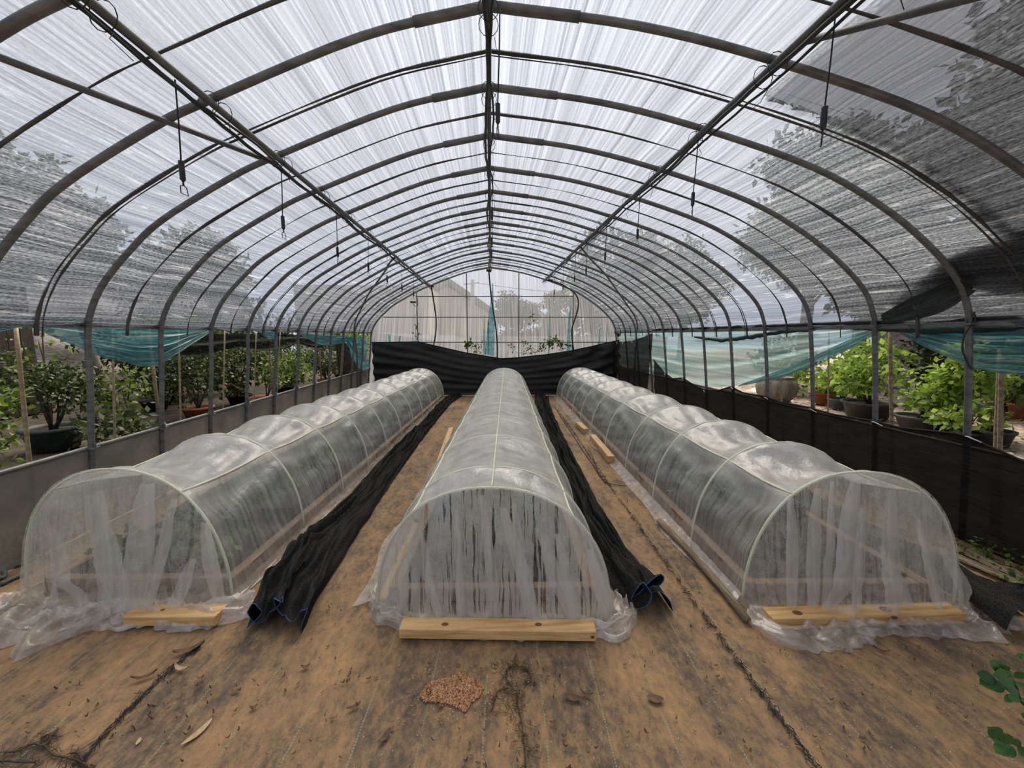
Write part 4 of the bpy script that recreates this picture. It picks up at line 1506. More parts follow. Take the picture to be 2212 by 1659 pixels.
# left outside: rows of potted shrubs
g = 'potted shrubs outside the left side'
gp = fl(122, 968)
shrub('potted_shrub', 'dark shrub in the large green bowl pot outside the left side', gp, 1.0, .60, 1900, .06, M['leaf_dark'], 3, g, (.30, .30, M['pot_green']), lobes=5, lowz=.62)
gp = fl(275, 948)
shrub('potted_shrub', 'shrub in a low black pot beside a leaning pale stake, left side', gp, .95, .42, 260, .08, M['leaf_mid'], 5, g, (.26, .16, M['pot_black']), lobes=3)
gp = fl(578, 872)
shrub('potted_shrub', 'small shrub in a wide red pot outside the fifth left post', gp, .95, .45, 420, .08, M['leaf_mid'], 7, g, (.38, .16, M['terracotta']), lobes=3)
LS = [((-4.5, 3.15), 1.1, .6, 'bushy mid green shrub nearest the camera on the left outside', 'm', 1800), ((-4.0, 4.3), .68, .42, 'low shrub beside the first left post', 'd', 450),
      ((-6.9, 8.2), 1.9, 1.0, 'tall dark shrub behind the second left post', 'd', 1900), ((-5.4, 7.3), 1.5, .85, 'dark shrub filling the gap after the second left post', 'd', 1700),
      ((-7.2, 9.0), 1.95, 1.05, 'tall mid green shrub behind the third left post', 'm', 1700), ((-5.6, 8.8), 1.5, .85, 'rounded dark shrub just past the third left post', 'd', 1500),
      ((-7.0, 10.9), 1.95, 1.05, 'dark shrub behind the fourth left post', 'd', 1500), ((-5.4, 10.3), 1.5, .85, 'low mid green shrub past the fourth left post', 'm', 1300),
      ((-6.4, 12.6), 2.0, 1.1, 'dark shrub seen behind the fifth left post', 'd', 1200), ((-5.0, 11.9), 1.5, .8, 'dark shrub seen behind the sixth left post', 'd', 1100),
      ((-5.6, 14.6), 2.0, 1.0, 'far dark shrub seen between the far left posts', 'd', 1000), ((-4.6, 13.6), 1.5, .75, 'far mid green shrub seen between the far left posts', 'm', 800),
      ((-8.4, 10.0), 2.3, 1.15, 'tall back row shrub behind the hanging black net', 'd', 1300), ((-8.6, 12.4), 2.4, 1.2, 'farthest back row shrub on the left outside', 'd', 1200),
      ((-7.9, 6.2), 1.15, .7, 'dark shrub in front of the brown board shed', 'd', 1300)]
for i, ((x, y), h, r, lb, kd, n) in enumerate(LS):
    shrub('potted_shrub', lb, (x, y, -.02), h, r, int(n * (1.6 if y < 8 else 1.2)), .068 if y < 8 else .095, M['leaf_dark' if kd == 'd' else 'leaf_mid'], 40 + i, g, (.24, .22, M['pot_black'] if i % 3 else M['terracotta']), lobes=5)
# sparse sapling in front of the silver screen
gp = fl(122, 940) + Vector((-.6, .5, 0))
shrub('sapling', 'sparse thin sapling in front of the silver screen at the left', gp, 2.0, .55, 110, .12, M['leaf_mid'], 91, None, None, 'sapling', 4, .7, .1)

# leaning trunk and stakes
tr_ = thing('leaning_trunk', 'pale leaning trunk in the low black pot at the left', 'trunk', tuple(fl(268, 945)))
mesh('bark', *tube(catmull([fl(270, 945) + Vector((0, 0, .1)), fl(270, 945) + Vector((-.12, .0, .6)), fl(270, 945) + Vector((-.30, .0, 1.25)), fl(270, 945) + Vector((-.42, 0, 1.7))], 4), [.06, .06, .058, .055, .055, .05, .05, .048, .046, .045, .044, .042, .04], 8), M['bark'], tr_)


def stake(label, p0, p1, r, mat, grp):
    r_ = thing('bamboo_stake', label, 'stake', tuple(p0), grp)
    pts = [Vector(p0).lerp(Vector(p1), i / 8) for i in range(9)]
    mesh('cane', *tube(pts, [r * (1.12 if i % 2 else 1) * (1 - .02 * i) for i in range(9)], 8), mat, r_)


def stake_px(label, xb, xt, X, mat='bamboo', r=.014, zt=1.56, grp='bamboo stakes along the left side'):
    d0, d1 = ray(xb, 900), ray(xt, 700)
    a, b = CAM + d0 * (X / d0.x), CAM + d1 * (X / d1.x)
    stake(label, (X, a.y, -.02), (X, b.y, zt), r, M[mat], grp)


for i, (xb, xt) in enumerate([(36, 33), (224, 241), (378, 384), (470, 484), (540, 552), (590, 604), (668, 682), (732, 740)]):
    if i == 0:
        stake_px('thick straight bamboo stake at the left edge before the first post', xb, xt, -3.24, r=.013)
    else:
        stake_px('thin bamboo stake outside the left side, %s from the front' % ORD[i], xb, xt, -3.25, r=.0085 if i < 4 else .007)
gR = 'bamboo stakes along the right side'
stake_px('weathered stake leaning between the two nearest right posts', 1952, 1922, 3.75, 'wood_old', .016, 1.62, gR)
stake_px('split grey stake right of the nearest right post', 2200, 2172, 3.85, 'wood_old', .016, 1.40, gR)
stake_px('second split grey stake crossing right of the nearest right post', 2186, 2170, 3.87, 'wood_old', .018, 1.40, gR)
stake_px('thin bamboo stake behind the third right post', 1800, 1792, 3.75, 'bamboo', .009, 1.56, gR)
stake_px('thin bamboo stake behind the fourth right post', 1700, 1692, 3.75, 'bamboo', .009, 1.2, gR)

# left backdrop: silver screen, brown shed, sagging black net
r_ = thing('silver_screen', 'silver woven screen hung behind the plants at the left', 'screen', (-9.5, 9, 0))
gv, gf = grid(50, 24, lambda u, q: (-9.6 + .12 * nz(u * 9, q * 5), 8.1 + 8 * u, .05 + 2.6 * q + .02 * nz(u * 20, q * 9)))
mesh('screen_cloth', gv, gf, M['silver'], r_)
for y in (8.2, 10.8, 13.4, 16.0):
    mesh('screen_post', *tube([(-9.7, y, -.02), (-9.7, y, 2.75)], .03, 7), M['wood_old'], r_)
r_ = thing('board_shed', 'dark brown board shed at the far left edge', 'shed', (-9.4, 6.1, 0))
mb = MB().add(box((-9.6, 6.1, 1.2), (1.6, 3.7, 2.4)))
mb.make('shed_wall', M['shed'], r_, False)
for j in range(18):
    mesh('board', *box((-8.785, 4.36 + j * .205, 1.2), (.03, .195, 2.4 - .02 * (j % 3))), M['shed'], r_, False)
mb = MB().add(box((-9.6, 6.1, 2.47), (1.9, 4.0, .1)))
mb.make('roof', M['roof_tile'], r_, False)
r_ = thing('sagging_net', 'black shade net sagging outside behind the left posts', 'shade net', (-4.0, 7, 1.4))


def sagnet(u, q):
    y = 4.9 + 6.3 * u
    top = 1.60 - .07 * abs(sin(u * PI * 2.5)) - .04 * u
    bot = 1.34 - .12 * abs(sin(u * PI * 3.2 + .7)) + .04 * nz(u * 5, 1)
    return (-4.05 + .05 * sin(q * 12 + u * 6) + .04 * nz(u * 8, q * 4), y, top + (bot - top) * q)


gv, gf = grid(70, 12, sagnet)
mesh('net_panel', gv, gf, M['net'], r_)
for y in (4.9, 7.4, 9.5, 11.2):
    mesh('net_post', *tube([(-4.1, y, -.02), (-4.1, y, 1.66)], .018, 6), M['wood_old'], r_)
r_ = thing('black_end_net', 'black net hanging down outside the far left corner', 'shade net', (-3.5, 9, 0))
gv, gf = grid(20, 12, lambda u, q: (-3.55 + .05 * sin(u * 12 + q * 3), 9.0 + 1.5 * u, 1.5 - .1 * sin(u * PI) - 1.48 * q))
mesh('net_panel', gv, gf, M['net'], r_)

# right outside
g = 'potted plants outside the right side'
for i, (lb, px, py, h, r, n, ls, mt, pt, lo) in enumerate([
    ('small bright plant in a terracotta pot behind the third right post', 1775, 872, .55, .35, 220, .13, 'leaf_bright', (.25, .26, 'terracotta'), 3),
    ('bright bushy plant in a green pot left of the second right post', 1820, 884, 1.0, .55, 520, .13, 'leaf_bright', (.26, .22, 'pot_green'), 4),
    ('tall bright shrub in a black pot behind the second right post', 1872, 902, 1.65, .55, 700, .12, 'leaf_bright', (.38, .30, 'pot_black'), 5),
    ('low spreading plant in a black pot between the near right posts', 1985, 930, .75, .42, 330, .12, 'leaf_bright', (.30, .24, 'pot_black'), 3),
    ('dense tall climber left of the nearest right post', 2050, 935, 1.35, .55, 900, .12, 'leaf_bright', (.20, .18, 'pot_black'), 5),
    ('leafy plant at the foot of the nearest right post', 2085, 955, .55, .38, 260, .11, 'leaf_bright', (.16, .16, 'pot_black'), 3),
    ('bare twig in a small black pot right of the nearest right post', 2142, 962, .55, .14, 16, .08, 'leaf_mid', (.20, .22, 'pot_black'), 2)]):
    shrub('potted_plant', lb, fl(px, py), h, r, n, ls, M[mt], 200 + i, g, (pt[0], pt[1], M[pt[2]]), 'potted plant', lo)
RS = [((8.6, 8.4), 1.9, .75, 'tall yellow green plant behind the leaning grey stake', 'b', 800), ((9.6, 6.6), 1.5, .9, 'mid green shrub far right beyond the leafy ground', 'm', 800), ((8.2, 4.6), 1.1, .7, 'mid green shrub behind the split grey stakes', 'm', 700),
      ((9.4, 4.9), 1.5, .9, 'dark shrub behind the split grey stakes', 'd', 800), ((10.2, 8.2), 1.8, .9, 'dark shrub in front of the far black screen', 'd', 800), ((8.3, 10.6), 1.3, .8, 'mid green shrub below the pale turquoise film', 'm', 800),
      ((7.6, 9.2), 1.0, .5, 'bright low plant behind the third right post', 'b', 400)]
for i, ((x, y), h, r, lb, kd, n) in enumerate(RS):
    shrub('outdoor_shrub', lb, (x, y, -.02), h, r, n, .13, M[{'d': 'leaf_dark', 'm': 'leaf_mid', 'b': 'leaf_bright'}[kd]], 240 + i, 'shrubs beyond the right side', None, 'shrub', 5)
for lb, px, py, r, h, mt in (('pale glazed empty pot standing on the leafy ground', 2160, 880, .26, .36, 'pot_pale'), ('terracotta pot beside the pale glazed pot', 2180, 893, .20, .26, 'terracotta'), ('terracotta pot at the right edge of view', 2208, 905, .2, .28, 'terracotta')):
    c_ = fl(px, py)
    r_ = thing('flower_pot', lb, 'pot', tuple(c_), 'loose pots on the right')
    pot(r_, c_, r, h, M[mt])
r_ = thing('blue_hose', 'blue hose crossing the leafy ground on the right', 'hose', tuple(fl(1960, 848)))
mesh('hose_line', *tube(catmull([fl(1850, 820) + Vector((0, 0, .03)), fl(1900, 830) + Vector((0, 0, .03)), fl(1935, 838) + Vector((0, 0, .03)), fl(1990, 852) + Vector((0, 0, .03)), fl(2060, 858) + Vector((0, 0, .03)), fl(2110, 878) + Vector((0, 0, .03)), fl(2138, 893) + Vector((0, 0, .03))], 5), .045, 7), M['blue'], r_)
r_ = thing('large_stone_jar', 'round dark mossy jar below the pale turquoise film', 'jar', tuple(fl(1675, 880)))
c_ = fl(1675, 868)
mesh('jar_body', *lathe([(.02, 0), (.24, .0), (.38, .18), (.42, .35), (.37, .50), (.30, .55), (.32, .58), (.28, .58), (.25, .5)], 22, c_), M['bark'], r_)
r_ = thing('white_sheet', 'white plastic sheet heaped on the ground behind the third right post', 'sheet', tuple(fl(1730, 850)))
c_ = fl(1722, 858)
gv, gf = grid(26, 16, lambda u, q: (c_.x - .7 + 1.6 * u, c_.y + 1.2 * q, .02 + .42 * max(0, sin(PI * u) * sin(PI * q) + .35 * nz(u * 6, q * 6, 3)) * (.5 + .5 * u)))
mesh('sheet_cloth', gv, gf, M['skirt'], r_, uv=[(p_[0], p_[1]) for p_ in gv])
r_ = thing('white_net_frame', 'white net over a thin frame beyond the right side', 'net', (11, 11, 0))
gv, gf = grid(16, 12, lambda u, q: (11.2 + 1.3 * u + .06 * nz(u * 6, q * 5), 11.4 - .9 * u, .0 + 2.5 * q))
mesh('net_panel', gv, gf, M['skirt'], r_, uv=[(p_[0], p_[2]) for p_ in gv])
for u in (0, 1):
    mesh('net_post', *tube([(11.2 + 1.3 * u, 11.4 - .9 * u, -.02), (11.2 + 1.3 * u, 11.4 - .9 * u, 2.6)], .03, 6), M['steel'], r_)
r_ = thing('black_screen', 'black shade screen standing behind the plants on the right', 'screen', (14, 8, 0))
gv, gf = grid(30, 10, lambda u, q: (13.6 + .1 * nz(u * 8, q * 4) - 1.2 * u, 13.0 - 11 * u, -.02 + 3.2 * q))
mesh('screen_cloth', gv, gf, M['cloth'], r_)
for u in (0, .33, .66, 1):
    mesh('screen_post', *tube([(13.7 - 1.2 * u, 13.0 - 11 * u, -.02), (13.7 - 1.2 * u, 13 - 11 * u, 3.3)], .04, 6), M['wood_old'], r_)
# reddish leaf litter on the right ground: single leaves, far too many to name
r = np.random.default_rng(5)
n = 5000
p0 = np.column_stack([5.2 + 7.5 * r.random(n), 3.2 + 9 * r.random(n), .012 + .03 * r.random(n)])
a = r.random(n) * 6.28
L = (.05 + .06 * r.random(n))[:, None]
t_ = np.column_stack([np.cos(a), np.sin(a), r.normal(size=n) * .25])
s_ = np.column_stack([-np.sin(a), np.cos(a), r.normal(size=n) * .25])
V = np.stack([p0, p0 + t_ * L * .5 + s_ * L * .28, p0 + t_ * L, p0 + t_ * L * .5 - s_ * L * .28], 1).reshape(-1, 3)
b_ = np.arange(n)[:, None] * 4
tag(mesh('leaf_litter', V.tolist(), (b_ + [0, 1, 2, 3]).tolist(), M['dryleaf'], None, False), 'reddish dry leaves scattered over the ground on the right', 'leaf litter', None, 'stuff')


def tree(label, x, y, h, r, seed, n=9000, size=.26, grp='trees around the greenhouse', trunk=.16, lobes=9, base=.42, mat='leaf_tree'):
    rnd = random.Random(seed)
    root = thing('tree', label, 'tree', (x, y, -.02), grp)
    V, F_ = [], []
    tb = MB()
    tb.add(tube([(x, y, -.05), (x + .1, y, h * .3), (x, y + .1, h * .55), (x, y, h * .85)], [trunk, trunk * .8, trunk * .55, trunk * .2], 9))
    for i in range(lobes):
        a = rnd.uniform(0, 6.28)
        z = h * rnd.uniform(base, .92)
        rr = r * rnd.uniform(.2, .75) * (1.15 - z / h * .6)
        c_ = (x + rr * cos(a), y + rr * sin(a), z)
        q = r * rnd.uniform(.38, .6)
        lv, lf_ = leaves(n // lobes, c_, (q, q, q * .75), size, seed * 17 + i, .25, .45)
        o = len(V)
        V += lv
        F_ += [tuple(k + o for k in g_) for g_ in lf_]
        tb.add(tube([(x, y, z * .62), ((x + c_[0]) / 2, (y + c_[1]) / 2, z * .85), c_], [trunk * .4, trunk * .25, trunk * .08], 5))
    tb.make('trunk', M['bark'], root)
    mesh('foliage', V, F_, M[mat], root, False)


for i, a_ in enumerate([
    ('big tree overhanging the right roof beside the first bays', 6.4, -.2, 7.2, 3.3, 1), ('big tree behind the nearest right posts', 6.8, 3.4, 7.2, 2.9, 2), ('tree showing as leafy shadow through the right roof', 10.8, 12.8, 8.5, 2.3, 3),
    ('tall tree farther along the right side', 15, 18, 9, 3, 4), ('dark tree beyond the right end of the gable', 5.4, 17.5, 6.6, 2.7, 5), ('tree far along the right side beyond the corner panel', 8.6, 21, 6.5, 2.6, 25), ('distant tree past the far right corner of the greenhouse', 12.5, 25, 7.5, 3.2, 26), ('mid sized tree standing past the plants on the right', 10.2, 10.2, 6.4, 2.5, 21), ('spreading tree between the right plants and the black screen', 11.0, 6.0, 6.6, 2.4, 23), ('tree behind the right shoulder of the camera', 6.5, -4, 7.5, 3.0, 6),
    ('round tree seen through the middle of the gable', 2.2, 33, 4.7, 2.2, 7), ('round tree beside it seen through the gable', 5.2, 35, 5.2, 2.3, 17), ('broad tree beyond the left side plants', -10.5, 1.0, 6.4, 2.8, 8), ('tree behind the silver screen', -13.2, 6.5, 6.2, 2.6, 9),
    ('tree behind the back row of left shrubs', -13, 12, 6.0, 2.6, 10), ('tree beyond the far left corner', -11.5, 16.5, 5.6, 2.4, 11), ('tree behind the left shoulder of the camera', -9.5, -5, 7, 3, 12)]):
    tree(*a_[:5], a_[5] * 3 + 1, base=.08 if 'gable' in a_[0] else .42, lobes=14 if 'beyond the right end' in a_[0] else 9)

# houses behind the gable
r_ = thing('gabled_house', 'grey gabled house seen through the far gable film', 'house', (-2.5, 26, 0))
hx0, hx1, hy0, hy1, ev, rdg = -5.8, .5, 25, 31, 3.55, 4.75
mx_ = -2.65
mesh('wall', [(hx0, hy0, 0), (hx1, hy0, 0), (hx1, hy0, ev - 1.0), (mx_, hy0, rdg - .2), (hx0, hy0, ev - .3), (hx0, hy1, 0), (hx1, hy1, 0), (hx1, hy1, ev - 1.0), (mx_, hy1, rdg - .2), (hx0, hy1, ev - .3)],
     [(0, 1, 2, 3, 4), (9, 8, 7, 6, 5), (0, 4, 9, 5), (1, 6, 7, 2)], M['plaster'], r_, False)
rv = MB()
for xa, za, xb, zb in ((hx0 - .5, ev - .6, mx_, rdg), (mx_, rdg, hx1 + .6, ev - 1.35)):
    rv.add(([(xa, hy0 - .6, za), (xb, hy0 - .6, zb), (xb, hy1 + .6, zb), (xa, hy1 + .6, za), (xa, hy0 - .6, za + .35), (xb, hy0 - .6, zb + .35), (xb, hy1 + .6, zb + .35), (xa, hy1 + .6, za + .35)],
            [(0, 1, 2, 3), (7, 6, 5, 4), (0, 4, 5, 1), (1, 5, 6, 2), (2, 6, 7, 3), (3, 7, 4, 0)]))
rv.make('roof', M['roof_tile'], r_, False)
r_ = thing('pale_house', 'pale rendered house wall seen through the left of the gable', 'house', (-9, 19, 0))
mb = MB().add(box((-6.4, 22, 2.0), (6.6, 4, 4.0)))
mb.make('wall', M['plaster'], r_, False)
r_ = thing('utility_pole', 'thin utility pole with wire standing behind the gable', 'pole', (-.9, 21, 0))
mesh('mast', *tube([(-.93, 21, 0), (-.93, 21, 4.45)], .09, 8), M['plaster_grey'], r_)
mesh('cross_arm', *tube([(-1.4, 21, 4.2), (-.6, 21, 4.3)], .03, 6), M['plaster_grey'], r_)
mesh('wire', *tube(catmull([(-.93, 21, 4.3), (2.5, 21, 3.9), (7, 21, 3.7)], 6), .015, 5), M['black_pipe'], r_)
r_ = thing('boundary_wall', 'low grey wall running behind the far gable', 'wall', (0, 13, 0))
mb = MB().add(([(-3.6, 12.4, 0), (-3.6, 12.4, 1.6), (-1.2, 13.2, 1.5), (7, 15, 1.45), (7, 15, 0), (-3.6, 12.6, 0), (-3.6, 12.6, 1.6), (-1.2, 13.4, 1.5), (7, 15.2, 1.45), (7, 15.2, 0)], [(0, 1, 2, 3, 4), (9, 8, 7, 6, 5), (1, 6, 7, 2), (2, 7, 8, 3), (0, 5, 6, 1), (3, 8, 9, 4)]))
mb.make('masonry', M['plaster_grey'], r_, False)

# vines on the inside of the gable
for lb, pts, n, sz in (('climbing vine with dense leaves on the right half of the gable', [(1130, 742), (1150, 748), (1180, 745), (1205, 742), (1222, 745), (1190, 735), (1170, 755)], 210, .075),
                       ('leafy vine clump left of the turquoise strip on the gable', [(1000, 742), (1015, 745), (1030, 750), (1040, 748), (1028, 765)], 120, .07),
                       ('thin vine strand climbing between two gable rails', [(1150, 745), (1153, 720), (1152, 700), (1150, 680), (1152, 660)], 26, .07),
                       ('sparse vine tendrils at the foot of the gable beside the hose', [(1096, 765), (1100, 750), (1102, 742), (1112, 760), (1145, 762), (1165, 758)], 60, .06),
                       ('thin vine climbing the left gable mullion', [(898, 738), (896, 715), (899, 700), (897, 680), (900, 662)], 18, .08)):
    pp = [Vector((q_.x, gab(q_.x, 0, -.07).y, q_.z)) for q_ in (atY(x, y, 9.75) for x, y in pts)]
    r_ = thing('climbing_vine', lb, 'vine', tuple(pp[0]))
    mesh('stem', *tube(catmull(pp, 3), .0035, 4), M['twig'], r_)
    st = poly(pp)
    V, F_ = [], []
    rnd = random.Random(n)
    for j in range(max(3, n // 12)):
        c_ = interp(st, rnd.random())
        lv, lf_ = leaves(12 if n > 30 else 5, c_ + Vector((rnd.uniform(-.06, .06), 0, rnd.uniform(-.06, .06))), (.10, .03, .09), sz, n + j * 3, .0, .2)
        o = len(V)
        V += lv
        F_ += [tuple(k + o for k in g_) for g_ in lf_]
    mesh('foliage', V, F_, M['leaf_mid'], r_, False)

# weeds at the inner edges
for lb, c_, rad, n in (('green weeds at the foot of the left skirting', fl(28, 1205), (.16, .18, .10), 260), ('green weeds at the foot of the black net at right', fl(2128, 1212), (.16, .26, .07), 130), ('few green weeds beside the weathered boards at right', fl(2200, 1268), (.10, .10, .05), 50)):
    r_ = thing('weed_clump', lb, 'weeds', tuple(c_))
    lv, lf_ = leaves(n, c_ + Vector((0, 0, rad[2] * .8)), rad, .035, n, .0, .6)
    mesh('foliage', lv, lf_, M['leaf_mid'], r_, False)
    mesh('stem', *tube([c_, c_ + Vector((.02, .01, rad[2]))], .003, 4), M['twig'], r_)
# grey green hose loops at the left
r_ = thing('garden_hose', 'grey green garden hose looped on the ground at the left edge', 'hose', tuple(fl(20, 1245)))
for loop in ([(-60, 1250), (0, 1232), (30, 1222), (58, 1208), (80, 1192)], [(-60, 1275), (5, 1235), (50, 1222), (95, 1200)], [(-60, 1262), (0, 1266), (20, 1258), (44, 1248), (70, 1238)], [(-40, 1232), (3, 1236), (11, 1244), (6, 1252), (-20, 1258)], [(-20, 1330), (5, 1322), (18, 1310), (10, 1300)]):
    mesh('hose_loop', *tube(catmull([fl(x, y) + Vector((0, 0, .014)) for x, y in loop], 5), .0125, 7), M['hose_grey'], r_)
# weathered split boards at the right
gB = 'weathered split boards'
for i, (lb, a_, b2, w_) in enumerate((('upper weathered split board lying below the black net', (2030, 1178), (2260, 1282), .085), ('middle weathered split board lying below the black net', (2035, 1198), (2265, 1300), .07), ('lower weathered board beside the rolled black cloth', (2040, 1222), (2270, 1345), .11))):
    r_ = thing('weathered_board', lb, 'board', tuple(fl(*a_)), gB)
    p0_, p1_ = fl(*a_), fl(*b2)
    d_ = (p1_ - p0_).normalized()
    s_ = Vector((-d_.y, d_.x, 0))
    for q in range(3):
        o_ = s_ * (q - 1) * w_ * .33
        gv, gf = grid(24, 5, lambda u, t_: p0_.lerp(p1_, u) + o_ + s_ * ((t_ - .5) * w_ * .30) + Vector((0, 0, .028 - .0 + .016 * sin(PI * t_) + .010 * nz(u * 8, q * 3, i))) + s_ * .012 * nz(u * 5, q * 4, i + 9))
        mesh('split_strip', gv, gf, M['wood_old'], r_)


# near leafy branches at the right edge: each leaf a part
def leafmesh(L):
    pr = [(0, .02), (.18, .20), (.42, .34), (.68, .33), (.88, .20), (1, .03)]
    v, f = [], []
    for q, w_ in pr:
        for s_ in (-1, 0, 1):
            v.append((q * L, s_ * w_ * L * .78, -.05 * L * q * q + (.045 * L if s_ else 0)))
    for i in range(len(pr) - 1):
        for j in range(2):
            f.append((i * 3 + j, i * 3 + 3 + j, i * 3 + 4 + j, i * 3 + 1 + j))
    me = bpy.data.meshes.new('leaf')
    me.from_pydata(v, [], f)
    me.materials.append(M['leaf_near'])
    me.polygons.foreach_set('use_smooth', [True] * len(me.polygons))
    return me


sh = thing('leafy_shrub', 'shrub with oval leaves reaching into view at the right edge', 'shrub', (1.62, .45, 0))
pot(sh, Vector((1.62, .45, 0)), .16, .2, M['pot_black'])
lm = leafmesh(.036)
D = .86


def at_d(x, y, d):
    return CAM + ray(x, y) * d


rnd = random.Random(6)
for bi, (path, tips) in enumerate([
    ([(2300, 1560), (2240, 1540), (2205, 1510), (2196, 1485), (2184, 1460)], [((2184, 1458), (2138, 1430)), ((2178, 1448), (2168, 1437)), ((2190, 1472), (2150, 1458)), ((2189, 1474), (2206, 1480)), ((2190, 1462), (2204, 1458)), ((2200, 1496), (2176, 1488)), ((2210, 1500), (2222, 1492))]),
    ([(2300, 1585), (2240, 1548), (2208, 1518), (2180, 1492), (2148, 1468)], [((2150, 1470), (2112, 1456)), ((2152, 1472), (2119, 1478)), ((2170, 1484), (2147, 1492)), ((2172, 1486), (2160, 1476)), ((2190, 1500), (2178, 1510)), ((2196, 1505), (2186, 1514)), ((2204, 1512), (2220, 1516))]),
    ([(2320, 1660), (2260, 1640), (2212, 1618), (2180, 1602), (2160, 1588)], [((2164, 1590), (2135, 1573)), ((2190, 1606), (2160, 1585)), ((2175, 1606), (2142, 1594)), ((2182, 1610), (2152, 1626)), ((2188, 1612), (2186, 1636)), ((2195, 1612), (2222, 1632)), ((2204, 1612), (2190, 1596))]),
    ([(2320, 1440), (2260, 1425), (2225, 1420)], [((2224, 1420), (2196, 1418)), ((2230, 1424), (2212, 1432)), ((2220, 1548), (2208, 1544))])]):
    pp = [at_d(x, y, D + .02 * bi + .05 * (len(path) - i) * .3) for i, (x, y) in enumerate(path)]
    br = mesh('branch', *tube(catmull([Vector((1.62, .45, .18)), Vector((1.5, .62, .55 + .03 * bi))] + pp, 4), .0026, 5), M['twig'], sh)
    for (bx, by), (tx, ty) in tips:
        b0, t0 = at_d(bx, by, D + .02 * bi), at_d(tx, ty, D + .02 * bi - .006 + rnd.uniform(-.01, .01))
        d_ = (t0 - b0)
        o = bpy.data.objects.new('leaf', lm)
        COL.objects.link(o)
        o.parent = sh
        o.location = b0 - Vector(sh.location)
        vd = (CAM - b0).normalized()
        x_ = d_.normalized()
        z_ = (vd - x_ * vd.dot(x_)).normalized()
        z_ = (z_ + x_.cross(z_) * rnd.uniform(-.5, .5)).normalized()
        y_ = z_.cross(x_)
        from mathutils import Matrix
        o.rotation_euler = Matrix((x_, y_, z_)).transposed().to_euler()
        sc_ = max(.7, d_.length / .036)
        o.scale = (sc_, sc_, sc_)

# ================================================================== THINGS LYING ON THE FLOOR
def blade(c, ang, L, w_, curl, seed):
    c = Vector(c)
    d_, s_ = Vector((cos(ang), sin(ang), 0)), Vector((-sin(ang), cos(ang), 0))
    v, f = [], []
    for i in range(7):
        q = i / 6
        ww = w_ * sin(PI * (.04 + .92 * q)) ** .8
        for j in (-1, 0, 1):
            v.append(c + d_ * (q - .5) * L + s_ * (j * ww / 2 + curl * .2 * L * (q - .5) ** 2 * 4) + Vector((0, 0, .007 + abs(j) * curl * w_ * .5 + .02 * curl * (2 * q - 1) ** 2 + .002 * seed % .004)))
    for i in range(6):
        for j in range(2):
            f.append((i * 3 + j, i * 3 + 3 + j, i * 3 + 4 + j, i * 3 + 1 + j))
    return v, f


gl_ = 'dry leaves on the floor'
for i, (lb, x, y, an, L, w_, cu, mt) in enumerate([
    ('pointed tan leaf lying alone on the lower left floor', 429, 1587, 1.15, .105, .026, .25, 'tanleaf'), ('curled tan leaf lying near the left crumpled film', 390, 1450, -.25, .085, .02, .6, 'tanleaf'),
    ('small tan chip at the lower left of the floor', 300, 1605, 1.9, .03, .015, .1, 'tanleaf'), ('small brown leaf left of the granule pile', 765, 1533, .5, .055, .02, .4, 'brownleaf'),
    ('tiny brown leaf above the lone pointed tan leaf', 508, 1497, 0, .035, .016, .3, 'brownleaf'), ('flat brown leaf right of the root tangle', 1238, 1513, -.3, .07, .032, .3, 'brownleaf'),
    ('dark curled leaf just right of the flat brown leaf', 1266, 1506, -.4, .05, .016, .7, 'brownleaf'), ('round brown leaf right of the curled dark leaf', 1415, 1515, -.2, .065, .038, .2, 'brownleaf'),
    ('narrow brown leaf lying on the granule pile', 958, 1520, 1.1, .075, .02, .3, 'brownleaf'), ('small dark leaf on the left of the granule pile', 926, 1500, 2.0, .036, .022, .3, 'brownleaf'),
    ('dark twig like leaf near the left seam', 408, 1410, .5, .12, .035, .6, 'brownleaf'), ('brown leaf scrap beside the left seam', 310, 1470, .4, .09, .02, .7, 'brownleaf'),
    ('brown leaf on the right hand floor near the beam', 1905, 1410, -.6, .06, .012, .6, 'brownleaf'), ('grey brown leaf at the bottom edge of the floor', 832, 1598, 1.0, .06, .022, .4, 'brownleaf'),
    ('dark leaf left of the black cloth end', 548, 1533, .3, .03, .018, .4, 'brownleaf'), ('brown leaf in front of the black cloth hem', 660, 1446, .2, .04, .02, .5, 'brownleaf')]):
    c_ = fl(x, y)
    o = mesh('dry_leaf', *blade(c_, an, L, w_, cu, i), M[mt])
    tag(o, lb, 'leaf', gl_)
# debris too small to pick apart
rnd = random.Random(8)
mb = MB()
for i in range(700):
    x, y = rnd.uniform(-2.6, 2.9), 1.12 + 1.0 * rnd.random() ** 1.3
    if rnd.random() < .45:
        x, y = rnd.choice([(rnd.gauss(-1.25, .22), rnd.gauss(1.55, .12)), (rnd.gauss(1.22, .1), rnd.uniform(2, 8)), (rnd.gauss(-.83, .1), rnd.uniform(2.2, 7)), (rnd.gauss(.1, .1), rnd.uniform(1.2, 1.7))])
    if y > 1.62 and not (1.0 < x < 1.36 or -.95 < x < -.72):
        y = rnd.uniform(1.15, 1.6)
    L = rnd.uniform(.004, .022)
    mb.add(blade((x, y, 0), rnd.uniform(0, 3.14), L, L * rnd.uniform(.25, .6), rnd.uniform(.1, .7), i))
tag(mb.make('floor_debris', M['brownleaf'], None, False), 'tiny brown leaf bits scattered over the floor', 'debris', None, 'stuff')
mb = MB()
for i in range(260):
    x, y = rnd.uniform(-.5, 2.5), 1.12 + .5 * rnd.random()
    s_ = rnd.uniform(.0012, .0028)
    mb.add(box((x, y, s_ / 2 + .004), (s_, s_, s_)))
